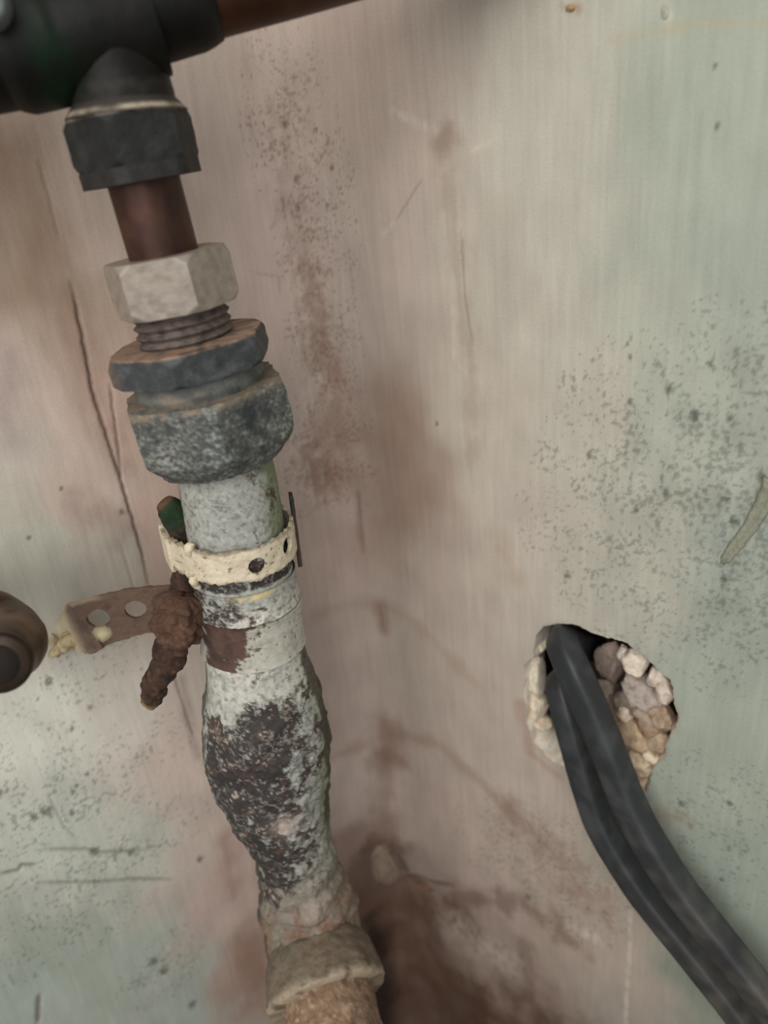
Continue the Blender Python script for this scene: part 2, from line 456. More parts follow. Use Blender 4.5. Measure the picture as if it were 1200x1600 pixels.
def build_wall(name, left):
    zs = graded(0.0, 0.60, 0.015, 0.555, 0.00062, 0.006)
    if left:
        s = graded(-0.30, 0.0, -0.165, -0.0005, 0.00042, 0.006)
    else:
        s = graded(0.0, 0.30, 0.0, 0.215, 0.00042, 0.006)
        s[0] = 0.0
    S_, Z_ = np.meshgrid(s, zs)
    nz, ns = S_.shape
    S_, Z_ = S_.ravel(), Z_.ravel()
    wz, ws = noise2(S_ * 60, Z_ * 60, 31) * 0.004, noise2(S_ * 60 + 9, Z_ * 60, 32) * 0.004
    # base patches, blended
    num, den = np.zeros((len(S_), 3)), np.zeros(len(S_))
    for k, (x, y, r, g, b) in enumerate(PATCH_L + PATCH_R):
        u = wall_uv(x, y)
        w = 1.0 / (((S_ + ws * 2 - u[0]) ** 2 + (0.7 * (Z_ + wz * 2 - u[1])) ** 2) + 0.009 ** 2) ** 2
        c = srgb(r, g, b) * (1.36 if k < 22 else 1.16 if k < 37 else 1.0)       # left wall colours lifted to make up for the weaker light there
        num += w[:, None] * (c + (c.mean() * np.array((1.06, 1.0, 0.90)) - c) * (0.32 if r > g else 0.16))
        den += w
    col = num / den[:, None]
    cloud = fbm2(S_ * 90, Z_ * 60, 4, 5)
    col *= (1 + 0.07 * cloud)[:, None]
    out = 0.0006 * noise2(S_ * 25, Z_ * 18, 3) + 0.00005 * fbm2(S_ * 220, Z_ * 90, 3, 8)
    # fine vertical brush drag
    drag = fbm2(S_ * 900, Z_ * 50, 2, 12)
    col *= (1 + 0.035 * drag)[:, None]
    for (pts, w, c, st, nsz, rag) in STAINS_AND_SHADE:
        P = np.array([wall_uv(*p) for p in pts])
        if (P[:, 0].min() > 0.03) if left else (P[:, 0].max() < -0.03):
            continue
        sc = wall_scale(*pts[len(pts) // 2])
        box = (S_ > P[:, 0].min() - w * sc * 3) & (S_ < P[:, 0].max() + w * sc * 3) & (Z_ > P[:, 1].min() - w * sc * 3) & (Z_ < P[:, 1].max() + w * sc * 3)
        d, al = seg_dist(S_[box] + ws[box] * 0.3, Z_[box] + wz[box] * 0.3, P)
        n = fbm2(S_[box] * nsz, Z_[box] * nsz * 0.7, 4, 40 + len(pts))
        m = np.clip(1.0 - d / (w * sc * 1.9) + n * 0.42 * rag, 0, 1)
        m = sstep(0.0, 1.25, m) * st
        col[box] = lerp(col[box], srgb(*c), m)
    for (pts, w, st) in PALE:
        P = np.array([wall_uv(*p) for p in pts])
        sc = wall_scale(*pts[0])
        d, al = seg_dist(S_ + ws * 0.1, Z_, P)
        m = np.exp(-(d / (w * sc)) ** 2) * st * np.clip(0.7 + fbm2(S_ * 400, Z_ * 200, 2, 9), 0, 1)
        col = lerp(col, srgb(205, 195, 180), m)
    for lst, c, fr, seed in ((MOULD, (84, 92, 85), 620, 61), (BROWN_SPECK, (112, 84, 68), 760, 71)):
        dens = np.zeros(len(S_))
        for (x, y, rx, ry, dn) in lst:
            u = wall_uv(x, y)
            sc = wall_scale(x, y)
            e = ((S_ - u[0]) / (rx * sc)) ** 2 + ((Z_ - u[1]) / (ry * sc * 1.1)) ** 2
            dens = np.maximum(dens, dn * np.exp(-e))
        act = dens > 0.03
        n1 = fbm2(S_[act] * fr, Z_[act] * fr, 3, seed, 0.6) + 0.5 * noise2(S_[act] * 130, Z_[act] * 130, seed + 9)
        m = sstep(0.62 - dens[act] * 0.85, 1.30 - dens[act] * 0.65, n1 + 0.25)
        haze = 0.33 * dens[act] * sstep(-0.5, 0.7, noise2(S_[act] * 110, Z_[act] * 90, seed + 3))
        col[act] = lerp(col[act], srgb(*c), np.clip(m * 0.46 + haze, 0, 0.85))
    for (x, y, r) in DOTS:
        u = wall_uv(x, y)
        if (u[0] < 0) != left:
            continue
        sc = wall_scale(x, y) * r
        b = (abs(S_ - u[0]) < sc * 3) & (abs(Z_ - u[1]) < sc * 3)
        d = np.hypot(S_[b] - u[0], (Z_[b] - u[1]) * 0.8) / sc + 0.5 * noise2(S_[b] * 900, Z_[b] * 900, 5)
        br = x < 700 and y < 700
        col[b] = lerp(col[b], srgb(*((96, 66, 50) if br else (58, 62, 56))), sstep(1.25, 0.3, d) * 0.62)
    for (pts, hw, dep, dk) in CRACKS:
        P = np.array([wall_uv(*p) for p in pts])
        if (P[:, 0].mean() < 0) != left:
            continue
        sc = wall_scale(*pts[0])
        d, al = seg_dist(S_ + 0.00025 * noise2(S_ * 500, Z_ * 500, 3), Z_, P)
        taper = np.clip(np.minimum(al, 1 - al) * 6 + 0.35, 0, 1)
        hwm = max(hw * sc, 0.00033)
        m = np.exp(-(d / (hwm * 1.15)) ** 2) * taper
        out -= dep * 0.001 * m
        col = lerp(col, srgb(92, 74, 66), m * dk)
    attrs = {'wuv': np.stack([S_, Z_, 0 * S_], -1)}
    keep = np.ones((nz - 1) * (ns - 1), bool)
    idx = np.arange(nz * ns).reshape(nz, ns)
    q = np.stack([idx[:-1, :-1], idx[:-1, 1:], idx[1:, 1:], idx[1:, :-1]], -1).reshape(-1, 4)
    if not left:
        cs, cz = S_[q].mean(1), Z_[q].mean(1)
        keep = ~in_poly(cs, cz, hole_uv)
        q = q[keep]
        # pull the cut edge exactly on to the broken outline
        closed = np.vstack([hole_uv, hole_uv[:1]])
        bx = (S_ > hole_uv[:, 0].min() - 0.002) & (S_ < hole_uv[:, 0].max() + 0.002) & (Z_ > hole_uv[:, 1].min() - 0.002) & (Z_ < hole_uv[:, 1].max() + 0.002)
        used = np.zeros(len(S_), int)
        np.add.at(used, q.ravel(), 1)
        edge = np.where(bx & (used > 0) & (used < 4))[0]
        for e in edge:
            a, b = closed[:-1], closed[1:]
            ab = b - a
            t = np.clip(((S_[e] - a[:, 0]) * ab[:, 0] + (Z_[e] - a[:, 1]) * ab[:, 1]) / ((ab ** 2).sum(1) + 1e-15), 0, 1)
            p = a + ab * t[:, None]
            k = np.argmin((p[:, 0] - S_[e]) ** 2 + (p[:, 1] - Z_[e]) ** 2)
            S_[e], Z_[e] = p[k]
        out[edge] = out[edge] * 0.3
    V = wall_point(S_, Z_, out)
    # thickness: border loop taken 60 mm back and closed
    loop = np.concatenate([idx[0, :], idx[1:, -1], idx[-1, -2::-1], idx[-2:0:-1, 0]])
    Bk = wall_point(S_[loop], Z_[loop], -0.06)
    n0 = len(V)
    nl = len(loop)
    k = np.arange(nl)
    k2 = (k + 1) % nl
    side = np.stack([loop[k2], loop[k], n0 + k, n0 + k2], -1)
    # back sheet: columns along s
    top = {int(v): n0 + i for i, v in enumerate(loop)}
    back = []
    for i in range(ns - 1):
        back.append((top[int(idx[0, i + 1])], top[int(idx[0, i])], top[int(idx[-1, i])], top[int(idx[-1, i + 1])]))
    V = np.vstack([V, Bk])
    col = np.vstack([col, np.tile(srgb(120, 100, 90), (nl, 1))])
    attrs['wuv'] = np.vstack([attrs['wuv'], np.zeros((nl, 3))])
    F = np.vstack([q, side, np.array(back)])
    o = make_mesh(name, V, F, M_WALL, None, col, attrs=attrs, sharp=60)
    o['kind'] = 'structure'
    return o


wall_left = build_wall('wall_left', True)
wall_right = build_wall('wall_right', False)
fl = 0.9
# uneven dirt floor
gx = np.linspace(-0.45, 0.45, 70)
GX, GY = np.meshgrid(gx, gx + 0.0)
fz = 0.004 * fbm2(GX.ravel() * 20, GY.ravel() * 20, 3, 4) - 0.004
fi = np.arange(70 * 70).reshape(70, 70)
floor = make_mesh('floor', np.stack([GX.ravel(), GY.ravel(), fz], -1), np.stack([fi[:-1, :-1], fi[:-1, 1:], fi[1:, 1:], fi[1:, :-1]], -1).reshape(-1, 4), M_FLOOR)
floor['kind'] = 'structure'


# ------------------------------------------------------------------ generic shapes
def frames(P, start):
    """parallel-transported ring axes along a path; `start` fixes the first e1"""
    P = np.asarray(P, float)
    T = np.gradient(P, axis=0)
    for k in range(len(T)):                      # doubled end points borrow the next direction
        if np.linalg.norm(T[k]) < 1e-9:
            T[k] = T[k + 1] if k + 1 < len(T) and np.linalg.norm(T[k + 1]) > 1e-9 else T[k - 1]
    T /= np.linalg.norm(T, axis=1)[:, None]
    E1 = np.zeros_like(P)
    e = np.asarray(start, float)
    for k in range(len(P)):
        e = e - T[k] * np.dot(e, T[k])
        e /= np.linalg.norm(e)
        E1[k] = e
    return T, E1, np.cross(E1, T)


def loft_verts(P, R, start, nseg, frame=None):
    """R: (nt,) or (nt, nseg) radii; angle 0 faces `start`, positive to the right of a downward pipe seen from the front"""
    T, E1, E2 = frame or frames(P, start)
    th = np.linspace(0, 2 * np.pi, nseg, endpoint=False)
    R = np.asarray(R, float)
    if R.ndim == 1:
        R = np.repeat(R[:, None], nseg, 1)
    V = np.asarray(P)[:, None, :] + R[..., None] * (np.cos(th)[None, :, None] * E1[:, None, :] + np.sin(th)[None, :, None] * E2[:, None, :])
    return V.reshape(-1, 3), th


def loft_faces(nt, nseg, cap0=False, cap1=False):
    i = np.arange(nt * nseg).reshape(nt, nseg)
    j = np.roll(i, -1, 1)
    q = np.stack([i[:-1], j[:-1], j[1:], i[1:]], -1).reshape(-1, 4)
    return q


def loft(name, P, R, start, nseg, m, parent, col, sharp=None, closed=True, rough_amp=0.0, rough_scale=500, seed=1, attrs=None, tip=True):
    P = np.asarray(P, float)
    R = np.asarray(R, float)
    if R.ndim == 1:
        R = np.repeat(R[:, None], nseg, 1)
    T, E1, E2 = frames(P, start)
    if closed:                                   # close both ends with a last small ring
        P = np.vstack([P[:1], P, P[-1:]])
        R = np.vstack([R[:1] * 0.02, R, R[-1:] * 0.02])
        T, E1, E2 = (np.vstack([a[:1], a, a[-1:]]) for a in (T, E1, E2))
    V, th = loft_verts(P, R, start, nseg, (T, E1, E2))
    nt = len(P)
    if callable(col):
        tt = np.repeat(np.linspace(0, 1, nt), nseg)
        ang = np.degrees((np.tile(th, nt) + np.pi) % (2 * np.pi) - np.pi)
        col = col(V, tt, ang)
    elif col is not None and np.ndim(col) == 1:
        col = np.tile(col, (len(V), 1))
    if rough_amp:
        ctr = np.repeat(P, nseg, 0)
        n = V - ctr
        L = np.linalg.norm(n, axis=1)[:, None] + 1e-9
        V = V + n / L * (fbm3(V * rough_scale, 3, seed) * rough_amp)[:, None]
    return make_mesh(name, V, loft_faces(nt, nseg), m, parent, col, sharp=sharp, attrs=attrs)


def smooth_path(pts, n):
    """Catmull-Rom through the points"""
    pts = np.asarray(pts, float)
    p = np.vstack([2 * pts[0] - pts[1], pts, 2 * pts[-1] - pts[-2]])
    d = np.concatenate([[0], np.cumsum(np.linalg.norm(np.diff(pts, axis=0), axis=1))])
    out = []
    for u in np.linspace(0, d[-1], n):
        k = min(np.searchsorted(d, u, 'right') - 1, len(pts) - 2)
        t = (u - d[k]) / (d[k + 1] - d[k])
        a, b, c, e = p[k], p[k + 1], p[k + 2], p[k + 3]
        out.append(0.5 * ((2 * b) + (-a + c) * t + (2 * a - 5 * b + 4 * c - e) * t * t + (-a + 3 * b - 3 * c + e) * t ** 3))
    return np.array(out)


def hex_r(th, ri, corner_deg):
    a = np.degrees(th) - corner_deg
    a = (a + 0.0) % 60.0 - 30.0
    return ri / np.cos(np.radians(a))


# ------------------------------------------------------------------ the riser: vertical plane it stands in
RIS_D = 0.171
_r0 = ray(232, 300)
RIS = np.array((_r0[0] / _r0[1] * RIS_D, RIS_D, CAM_Z))
FACE = np.array((-RIS[0], -RIS[1], 0))
FACE /= np.linalg.norm(FACE)                       # from the pipe towards the viewer
RIGHT = np.array((-FACE[1], FACE[0], 0))
CX = np.array([(-80, 140), (230, 210), (330, 238), (440, 268), (505, 287), (552, 298), (600, 315), (650, 328), (708, 347), (740, 355), (780, 361), (880, 378), (950, 390), (1010, 397), (1080, 411),
               (1150, 415), (1210, 425), (1250, 434), (1310, 456), (1340, 462), (1390, 475), (1440, 486), (1480, 492)], float)


def rp(y):
    return on_plane(np.interp(y, CX[:, 0], CX[:, 1]), y, RIS, FACE)


def ax(y0, y1, n):
    a, b = rp(y0), rp(y1)
    return a + (b - a) * np.linspace(0, 1, n)[:, None]


riser = thing('water_pipe', 'upright mains pipe with copper top, stacked hex nuts and flaking white painted lead below', 'pipe', tuple(rp(1440)))

# copper tube
def col_copper(V, t, ang):
    c = np.tile(srgb(70, 46, 38), (len(V), 1))
    n = fbm3(V * np.array((300, 300, 90)), 3, 4)
    c = lerp(c, srgb(46, 31, 27), np.clip(n * 0.8 + 0.25, 0, 0.8))
    return lerp(c, srgb(90, 60, 50), np.clip(fbm3(V * 160, 2, 8) - 0.1, 0, 0.6))


loft('copper_tube', ax(240, 410, 40), np.full(40, 0.0075), FACE, 72, M_COPPER, riser, col_copper)


def nut(name, y0, y1, rc, corner, paint, m, cham_top=0.12, cham_bot=0.12, amt=(0.08, 0.08), n=60, seg=180, rin=0.55, tilt=(0, 0), profile=None, rough=0.0, seed=2, sharp=26):
    """hexagon nut with turned chamfers; rc = radius over the corners"""
    P = ax(y0, y1, n)
    ext = np.linalg.norm(P[-1] - P[0])
    mid = P.mean(0)
    rel = P - mid
    P = mid + rel
    th = np.linspace(0, 2 * np.pi, seg, endpoint=False)
    hx = hex_r(th, rc * math.cos(math.pi / 6), corner)
    z = np.linspace(0, 1, n) * ext
    R = np.zeros((n, seg))
    for k in range(n):
        lim = 9.0
        ct, cb = cham_top * rc, cham_bot * rc
        if z[k] < ct:
            lim = min(lim, rc * (1 - amt[0] * (1 - z[k] / ct)))
        if ext - z[k] < cb:
            lim = min(lim, rc * (1 - amt[1] * (1 - (ext - z[k]) / cb)))
        R[k] = np.minimum(hx, lim)
        if profile is not None:
            R[k] *= profile(z[k] / ext)
    # end faces: rings stepping inwards
    P = np.vstack([P[:1].repeat(5, 0), P, P[-1:].repeat(5, 0)])
    fs = np.array((rin, 0.7, 0.8, 0.9, 0.96))
    R = np.vstack([R[:1] * fs[:, None], R, R[-1:] * fs[::-1, None]])
    T = np.tile((rel[-1] - rel[0]) / ext, (len(P), 1))
    T[:, 0] += tilt[0]
    T[:, 1] += tilt[1]
    T /= np.linalg.norm(T, axis=1)[:, None]
    E1 = FACE - T * (T @ FACE)[:, None]
    E1 /= np.linalg.norm(E1, axis=1)[:, None]
    E2 = np.cross(E1, T)
    if tilt != (0, 0):
        zz = np.concatenate([np.zeros(5), z, np.full(5, ext)])
        P = mid + (zz - ext / 2)[:, None] * T
    V, _ = loft_verts(P, R, FACE, seg, (T, E1, E2))
    nt = len(P)
    ztop = np.repeat(np.concatenate([np.linspace(-0.3, 0, 5), np.linspace(0, 1, n), np.linspace(1, 1.3, 5)]), seg)
    rr = (R / rc).ravel()
    ang = np.degrees((np.tile(th, nt) + np.pi) % (2 * np.pi) - np.pi)
    col = paint(V, ztop, ang, rr)
    if rough:
        c = np.repeat(P, seg, 0)
        d = V - c
        d /= np.linalg.norm(d, axis=1)[:, None] + 1e-9
        nn = fbm3(V * 330, 4, seed)
        V = V + d * (nn * rough)[:, None] + np.array((0, 0, 1)) * (fbm3(V * 420 + 50, 2, seed + 5) * rough * 0.6)[:, None]
    return make_mesh(name, V, loft_faces(nt, seg), m, riser, col, sharp=sharp)


def paint_top(V, z, a, r):
    c = np.tile(srgb(31, 32, 31), (len(V), 1))
    n = fbm3(V * 260, 4, 21)
    c = lerp(c, srgb(45, 45, 43), np.clip(n, 0, 0.8))
    c = lerp(c, srgb(19, 20, 20), np.clip(-n + 0.1, 0, 0.8))
    c = lerp(c, srgb(150, 140, 124), sstep(0.06, -0.02, z) * np.clip(0.7 + n, 0, 1))
    c = lerp(c, srgb(110, 76, 62), sstep(0.9, 1.0, z) * sstep(20, 60, a) * 0.7)
    return c


nut('upper_nut', 180, 262, 0.0129, -18, paint_top, M_NUT, rough=0.0001)
# lower ring of the upper nut
loft('nut_collar', ax(258, 283, 14), np.repeat(hex_r(np.linspace(0, 2 * np.pi, 180, endpoint=False), 0.0113, -18)[None], 14, 0).clip(0, 0.0123), FACE, 180, M_NUT, riser,
     lambda V, t, a: lerp(np.tile(srgb(40, 38, 36), (len(V), 1)), srgb(24, 24, 23), np.clip(fbm3(V * 300, 3, 5) + 0.2, 0, 0.9)), sharp=26)


def paint_grey(V, z, a, r):
    c = np.tile(srgb(148, 138, 127), (len(V), 1))
    n = fbm3(V * 420, 4, 33)
    c = lerp(c, srgb(120, 110, 100), np.clip(n * 0.8, 0, 0.7))
    c = lerp(c, srgb(162, 155, 144), np.clip(-n, 0, 0.5))
    c = lerp(c, srgb(92, 82, 74), sstep(0.96, 1.05, z))
    c = lerp(c, srgb(140, 120, 104), sstep(0.02, -0.1, z) * 0.6)
    return c


nut('compression_nut', 397, 481, 0.0141, 16, paint_grey, M_GREYNUT, cham_top=0.12, cham_bot=0.12, rough=0.00008)

# threaded body under the grey nut
nt_ = 110
Pth = ax(470, 545, nt_)
u = np.linspace(0, 1, nt_)
Rth = np.repeat((0.0102 + 0.00055 * np.abs(((u * 7.0) % 1.0) - 0.5) * 2)[:, None], 120, 1)
ths = np.linspace(0, 1, 120, endpoint=False)
Rth = 0.0099 + 0.0010 * np.abs(((u[:, None] * 5.6 + ths[None, :]) % 1.0) - 0.5) * 2
loft('thread', Pth, Rth, FACE, 120, M_NUT, riser, lambda V, t, a: lerp(np.tile(srgb(104, 92, 86), (len(V), 1)), srgb(62, 54, 52), np.clip(fbm3(V * 500, 3, 6) + 0.3, 0, 0.9)), sharp=40)


def paint_lock(V, z, a, r):
    n = fbm3(V * 330, 4, 44)
    c = np.tile(srgb(60, 63, 65), (len(V), 1))
    c = lerp(c, srgb(92, 96, 98), np.clip(n * 0.9, 0, 0.8))
    c = lerp(c, srgb(38, 41, 44), np.clip(-n + 0.1, 0, 0.7) * sstep(-30, 10, a))
    dust = sstep(0.10, 0.0, z) * np.clip(0.85 + n * 1.2, 0, 1) * sstep(0.99, 0.93, r + 0.06 * n)
    c = lerp(c, srgb(152, 126, 106), dust)
    return lerp(c, srgb(132, 108, 90), sstep(-60, -80, a) * 0.6)


nut('lock_nut', 529, 574, 0.0191, -14, paint_lock, M_NUT, cham_top=0.10, cham_bot=0.06, amt=(0.10, 0.06), n=36, tilt=(0.0, 0.0), rough=0.00016, seed=9)
# neck between the nuts
loft('union_neck', ax(570, 622, 30), 0.0152 - 0.0008 * np.abs(np.linspace(-1, 1, 30)), FACE, 120, M_NUT, riser,
     lambda V, t, a: lerp(lerp(np.tile(srgb(96, 98, 94), (len(V), 1)), srgb(60, 64, 66), np.clip(fbm3(V * 300, 3, 7) + 0.2, 0, 0.9)), srgb(132, 120, 104), np.clip(fbm3(V * 240, 3, 17) - 0.05, 0, 0.7)), sharp=40, rough_amp=0.0002)


def paint_union(V, z, a, r):
    n = fbm3(V * 300, 4, 55)
    g = fbm3(V * 1100, 3, 56)
    c = np.tile(srgb(92, 94, 90), (len(V), 1))
    c = lerp(c, srgb(56, 59, 59), np.clip(n + 0.3, 0, 0.9))
    c = lerp(c, srgb(150, 150, 142), np.clip(g * 1.3 - 0.05, 0, 0.75) * np.clip(0.75 - n, 0, 1))
    c = lerp(c, srgb(48, 52, 50), np.clip(-g - 0.05, 0, 0.8))
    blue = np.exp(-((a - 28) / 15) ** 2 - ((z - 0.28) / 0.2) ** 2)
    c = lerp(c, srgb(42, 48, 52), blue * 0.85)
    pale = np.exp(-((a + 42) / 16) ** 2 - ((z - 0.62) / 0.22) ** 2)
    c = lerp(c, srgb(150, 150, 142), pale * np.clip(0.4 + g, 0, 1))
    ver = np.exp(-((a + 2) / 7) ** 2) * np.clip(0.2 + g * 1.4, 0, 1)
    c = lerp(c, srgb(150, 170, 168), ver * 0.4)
    rim = np.exp(-((z - 0.02) / 0.06) ** 2)
    c = lerp(c, srgb(146, 132, 112), rim * np.clip(0.55 + n, 0, 1) * 0.9)
    return lerp(c, srgb(142, 120, 98), sstep(0.0, -0.1, z) * np.clip(0.8 + n, 0, 1))


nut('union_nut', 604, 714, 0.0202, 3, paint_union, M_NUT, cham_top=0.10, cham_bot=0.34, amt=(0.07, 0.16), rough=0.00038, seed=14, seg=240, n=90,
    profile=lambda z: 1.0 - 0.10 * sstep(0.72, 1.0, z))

# ---- lead pipe with its wiped joint, bending towards the viewer at the foot
ST = np.array([(690, 72), (740, 77), (780, 77), (880, 79), (950, 78), (1010, 78), (1045, 82), (1080, 92), (1115, 99), (1150, 101), (1185, 98), (1215, 91), (1250, 83), (1285, 71), (1310, 63), (1335, 60), (1360, 62), (1390, 70), (1411, 74)], float)
ys = np.arange(700, 1411, 1.6)
Pl = np.array([rp(y) for y in ys])
k5 = np.ones(25) / 25
for c in range(3):
    Pl[12:-12, c] = np.convolve(Pl[:, c], k5, 'valid')
rad_px = np.interp(ys, ST[:, 0], ST[:, 1])
rad_px[12:-12] = np.convolve(rad_px, k5, 'valid')
Rl = np.array([rad_px[i] * mpp(Pl[i]) * 0.975 for i in range(len(ys))])
# elbow at the foot
turn = 26
pe = Pl[-1].copy()
Tl = Pl[-1] - Pl[-8]
Tl /= np.linalg.norm(Tl)
el, yl = [], []
R_EL = 0.014
for k in range(1, turn + 1):
    a = math.radians(75) * k / turn
    el.append(pe + Tl * (R_EL * math.sin(a)) + FACE * (R_EL * (1 - math.cos(a))))
    yl.append(1411 + 60 * k / turn)
P_all = np.vstack([Pl, el])
R_all = np.concatenate([Rl, Rl[-1] * np.linspace(1.0, 1.02, turn)])
y_all = np.concatenate([ys, yl])
NS = 220


def G(a, y, ca, cy, ra, ry):
    return np.exp(-((a - ca) / ra) ** 2 - ((y - cy) / ry) ** 2)


def paint_lead(V, a, y):
    """flaking paint: grey white coats over black lead, moss green on the shaded side; a = angle round the pipe, y = station down it"""
    wv = np.stack([noise3(V * 260, 64), noise3(V * 260 + 9, 65), noise3(V * 260 + 21, 67)], -1) * 0.0022
    n1 = fbm3((V + wv) * 210, 5, 61, 0.58)
    n2 = fbm3(V * 700, 4, 63, 0.6)
    n3 = fbm3(V * np.array((420, 420, 900)), 4, 66, 0.6)
    white = np.tile(srgb(164, 165, 158), (len(V), 1))
    white = lerp(white, srgb(136, 138, 133), np.clip(n2 * 0.6 + 0.25, 0, 0.7))
    white = lerp(white, srgb(198, 195, 184), sstep(905, 960, y) * sstep(1150, 1000, y) * np.clip(0.75 + n1, 0, 1))
    white = lerp(white, srgb(120, 110, 97), sstep(1280, 1360, y) * 0.9)
    white = lerp(white, srgb(120, 100, 82), sstep(1380, 1460, y) * np.clip(0.7 + n1, 0, 1))
    white = lerp(white, srgb(104, 102, 94), sstep(0.0, 0.7, fbm3(V * 560 + 7, 5, 77, 0.66)) * 0.7)
    c = white
    # moss on the far right
    mo = sstep(34, 50, a + n1 * 14) * sstep(100, 92, a) * (sstep(850, 830, y) + sstep(1060, 1110, y) * sstep(1330, 1260, y) * 0.75)
    c = lerp(c, srgb(112, 122, 92), np.clip(mo, 0, 0.9))
    # black lead showing through, and shade painted behind the clip holes
    bias = -0.62 + 0 * y
    bias += 0.34 * sstep(815, 848, y) * sstep(870, 850, y) + 0.30 * G(a, y, 52, 780, 16, 60)
    bias += 0.62 * sstep(898, 905, y) * sstep(985, 970, y) * sstep(18, -35, a)
    bias += 0.20 * sstep(898, 905, y) * sstep(985, 970, y)
    bias += 0.22 * sstep(1040, 1050, y) * sstep(1110, 1080, y)
    bias += 1.25 * G(a, y, -12, 1125, 34, 58) + 0.95 * G(a, y, -34, 1185, 40, 60) + 0.85 * G(a, y, -6, 1080, 28, 28)
    bias += 0.85 * G(a, y, -58, 1265, 46, 50) + 0.55 * G(a, y, 8, 1215, 20, 28) + 0.62 * G(a, y, -38, 1335, 34, 34) + 0.35 * G(a, y, 8, 1265, 40, 30)
    bias += 0.55 * G(a, y, 40, 1130, 18, 60) + 0.35 * G(a, y, 28, 1300, 26, 20)
    bias -= 0.35 * G(a, y, 4, 1228, 16, 22) + 0.5 * G(a, y, -50, 1062, 18, 26)
    bias += 0.7 * G(a, y, -62, 1150, 26, 90) + 0.6 * G(a, y, -30, 1300, 50, 50) + 0.6 * G(a, y, -70, 1350, 22, 60) + 1.2 * sstep(848, 852, y) * sstep(892, 886, y)  # last term paints the dark of the clip holes on to the pipe
    e = bias + n1 * 0.9 + n2 * 0.26
    m = sstep(-0.16, 0.20, e)
    c = lerp(c, srgb(42, 37, 36), m * 0.97)
    c = lerp(c, srgb(88, 66, 58), m * np.clip(n1 * 0.9 - 0.05, 0, 0.6))
    # white crumbs left on the black
    vein = 1 - np.abs(fbm3((V + wv * 1.6) * 130, 5, 69, 0.62)) * 5.0
    c = lerp(c, srgb(172, 164, 155), m * sstep(0.35, 1.0, vein) * sstep(-0.35, 0.25, noise3(V * 130, 70)) * 0.5)
    c = lerp(c, srgb(178, 170, 160), m * sstep(0.42, 0.7, n2 + 0.35 * n1) * 0.6)
    c = lerp(c, srgb(178, 160, 148), G(a, y, 2, 1228, 12, 16) * 0.7 + G(a, y, 12, 1372, 22, 16) * 0.4)
    # crack lines in the upper coat
    ridge = 1 - np.abs(n3) * 9
    c = lerp(c, srgb(70, 68, 54), np.clip(ridge, 0, 1) * sstep(850, 740, y) * sstep(0.05, 0.3, n1) * 0.9)
    ridge2 = 1 - np.abs(fbm3(V * 260, 3, 90)) * 8
    c = lerp(c, srgb(64, 58, 50), np.clip(ridge2, 0, 1) * sstep(1040, 1080, y) * sstep(1420, 1340, y) * sstep(5, 25, a) * 0.7)
    # yellowed undercoat under the clip
    ye = G(a, y, 8, 905, 22, 8) * np.clip(0.6 + n2 * 1.5, 0, 1)
    c = lerp(c, srgb(206, 186, 132), np.clip(ye * 1.4, 0, 0.9))
    # rust brown near the foot
    br = sstep(1365, 1400, y + n1 * 24) * np.clip(n1 * 1.4 + 0.55, 0, 1)
    c = lerp(c, srgb(122, 94, 74), br * 0.75)
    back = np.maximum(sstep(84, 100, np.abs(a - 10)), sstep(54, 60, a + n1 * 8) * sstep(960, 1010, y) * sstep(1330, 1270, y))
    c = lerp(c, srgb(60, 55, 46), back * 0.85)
    return c, m


V, th = loft_verts(P_all, R_all, FACE, NS)
A = np.degrees((np.tile(th, len(P_all)) + np.pi) % (2 * np.pi) - np.pi)
Yl = np.repeat(y_all, NS)
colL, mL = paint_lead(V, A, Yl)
ctr = np.repeat(P_all, NS, 0)
dn = V - ctr
dn /= np.linalg.norm(dn, axis=1)[:, None]
lump = sstep(1020, 1120, Yl)
disp = fbm3(V * 110, 3, 71) * (0.0002 + 0.0011 * lump) + fbm3(V * 420, 3, 72) * (0.0001 + 0.00032 * lump) - mL * 0.00028
fold = sstep(1290, 1340, Yl) * sstep(1450, 1420, Yl)
disp += fold * 0.0005 * np.sin(Yl * 0.22 + A * 0.03 + 3 * noise3(V * 120, 7))
V = V + dn * disp[:, None]
make_mesh('lead_pipe', V, loft_faces(len(P_all), NS), M_LEAD, riser, colL)

# copper sleeve round the pipe, half covered by flaking paint
def band_path(y0, y1, n):
    a, b = rp(y0), rp(y1)
    return a + (b - a) * np.linspace(0, 1, n)[:, None]


Psl = band_path(938, 1003, 50)
Vs, th = loft_verts(np.vstack([Psl[:1], Psl, Psl[-1:]]), np.concatenate([[0.0120], np.full(50, 0.0138) + 0.0004 * np.abs(np.linspace(-1, 1, 50)) ** 6, [0.0120]]), FACE, 200)
As = np.degrees((np.tile(th, 52) + np.pi) % (2 * np.pi) - np.pi)
ts = np.repeat(np.concatenate([[0], np.linspace(0, 1, 50), [1]]), 200)
n1, n2 = fbm3(Vs * 260, 4, 81, 0.6), fbm3(Vs * 900, 3, 82)
pm = sstep(-4, 4, As + 4 + (ts - 0.3) * 22 + n1 * 26 + n2 * 10) * sstep(96, 80, As)
pm = np.maximum(pm, sstep(-62, -70, As + n1 * 12) * 0.9)
pm *= 1 - sstep(0.28, 0.42, n2 * 0.7 + n1 * 0.25) * 0.9
cs_ = lerp(np.tile(srgb(90, 68, 59), (len(Vs), 1)), srgb(60, 46, 41), np.clip(n1 + 0.2, 0, 0.8))
cs_ = lerp(cs_, srgb(186, 184, 172), pm)
cs_ = lerp(cs_, srgb(150, 150, 138), pm * np.clip(n1 + 0.1, 0, 0.6))
cT = np.repeat(np.vstack([Psl[:1], Psl, Psl[-1:]]), 200, 0)
dT = Vs - cT
dT /= np.linalg.norm(dT, axis=1)[:, None]
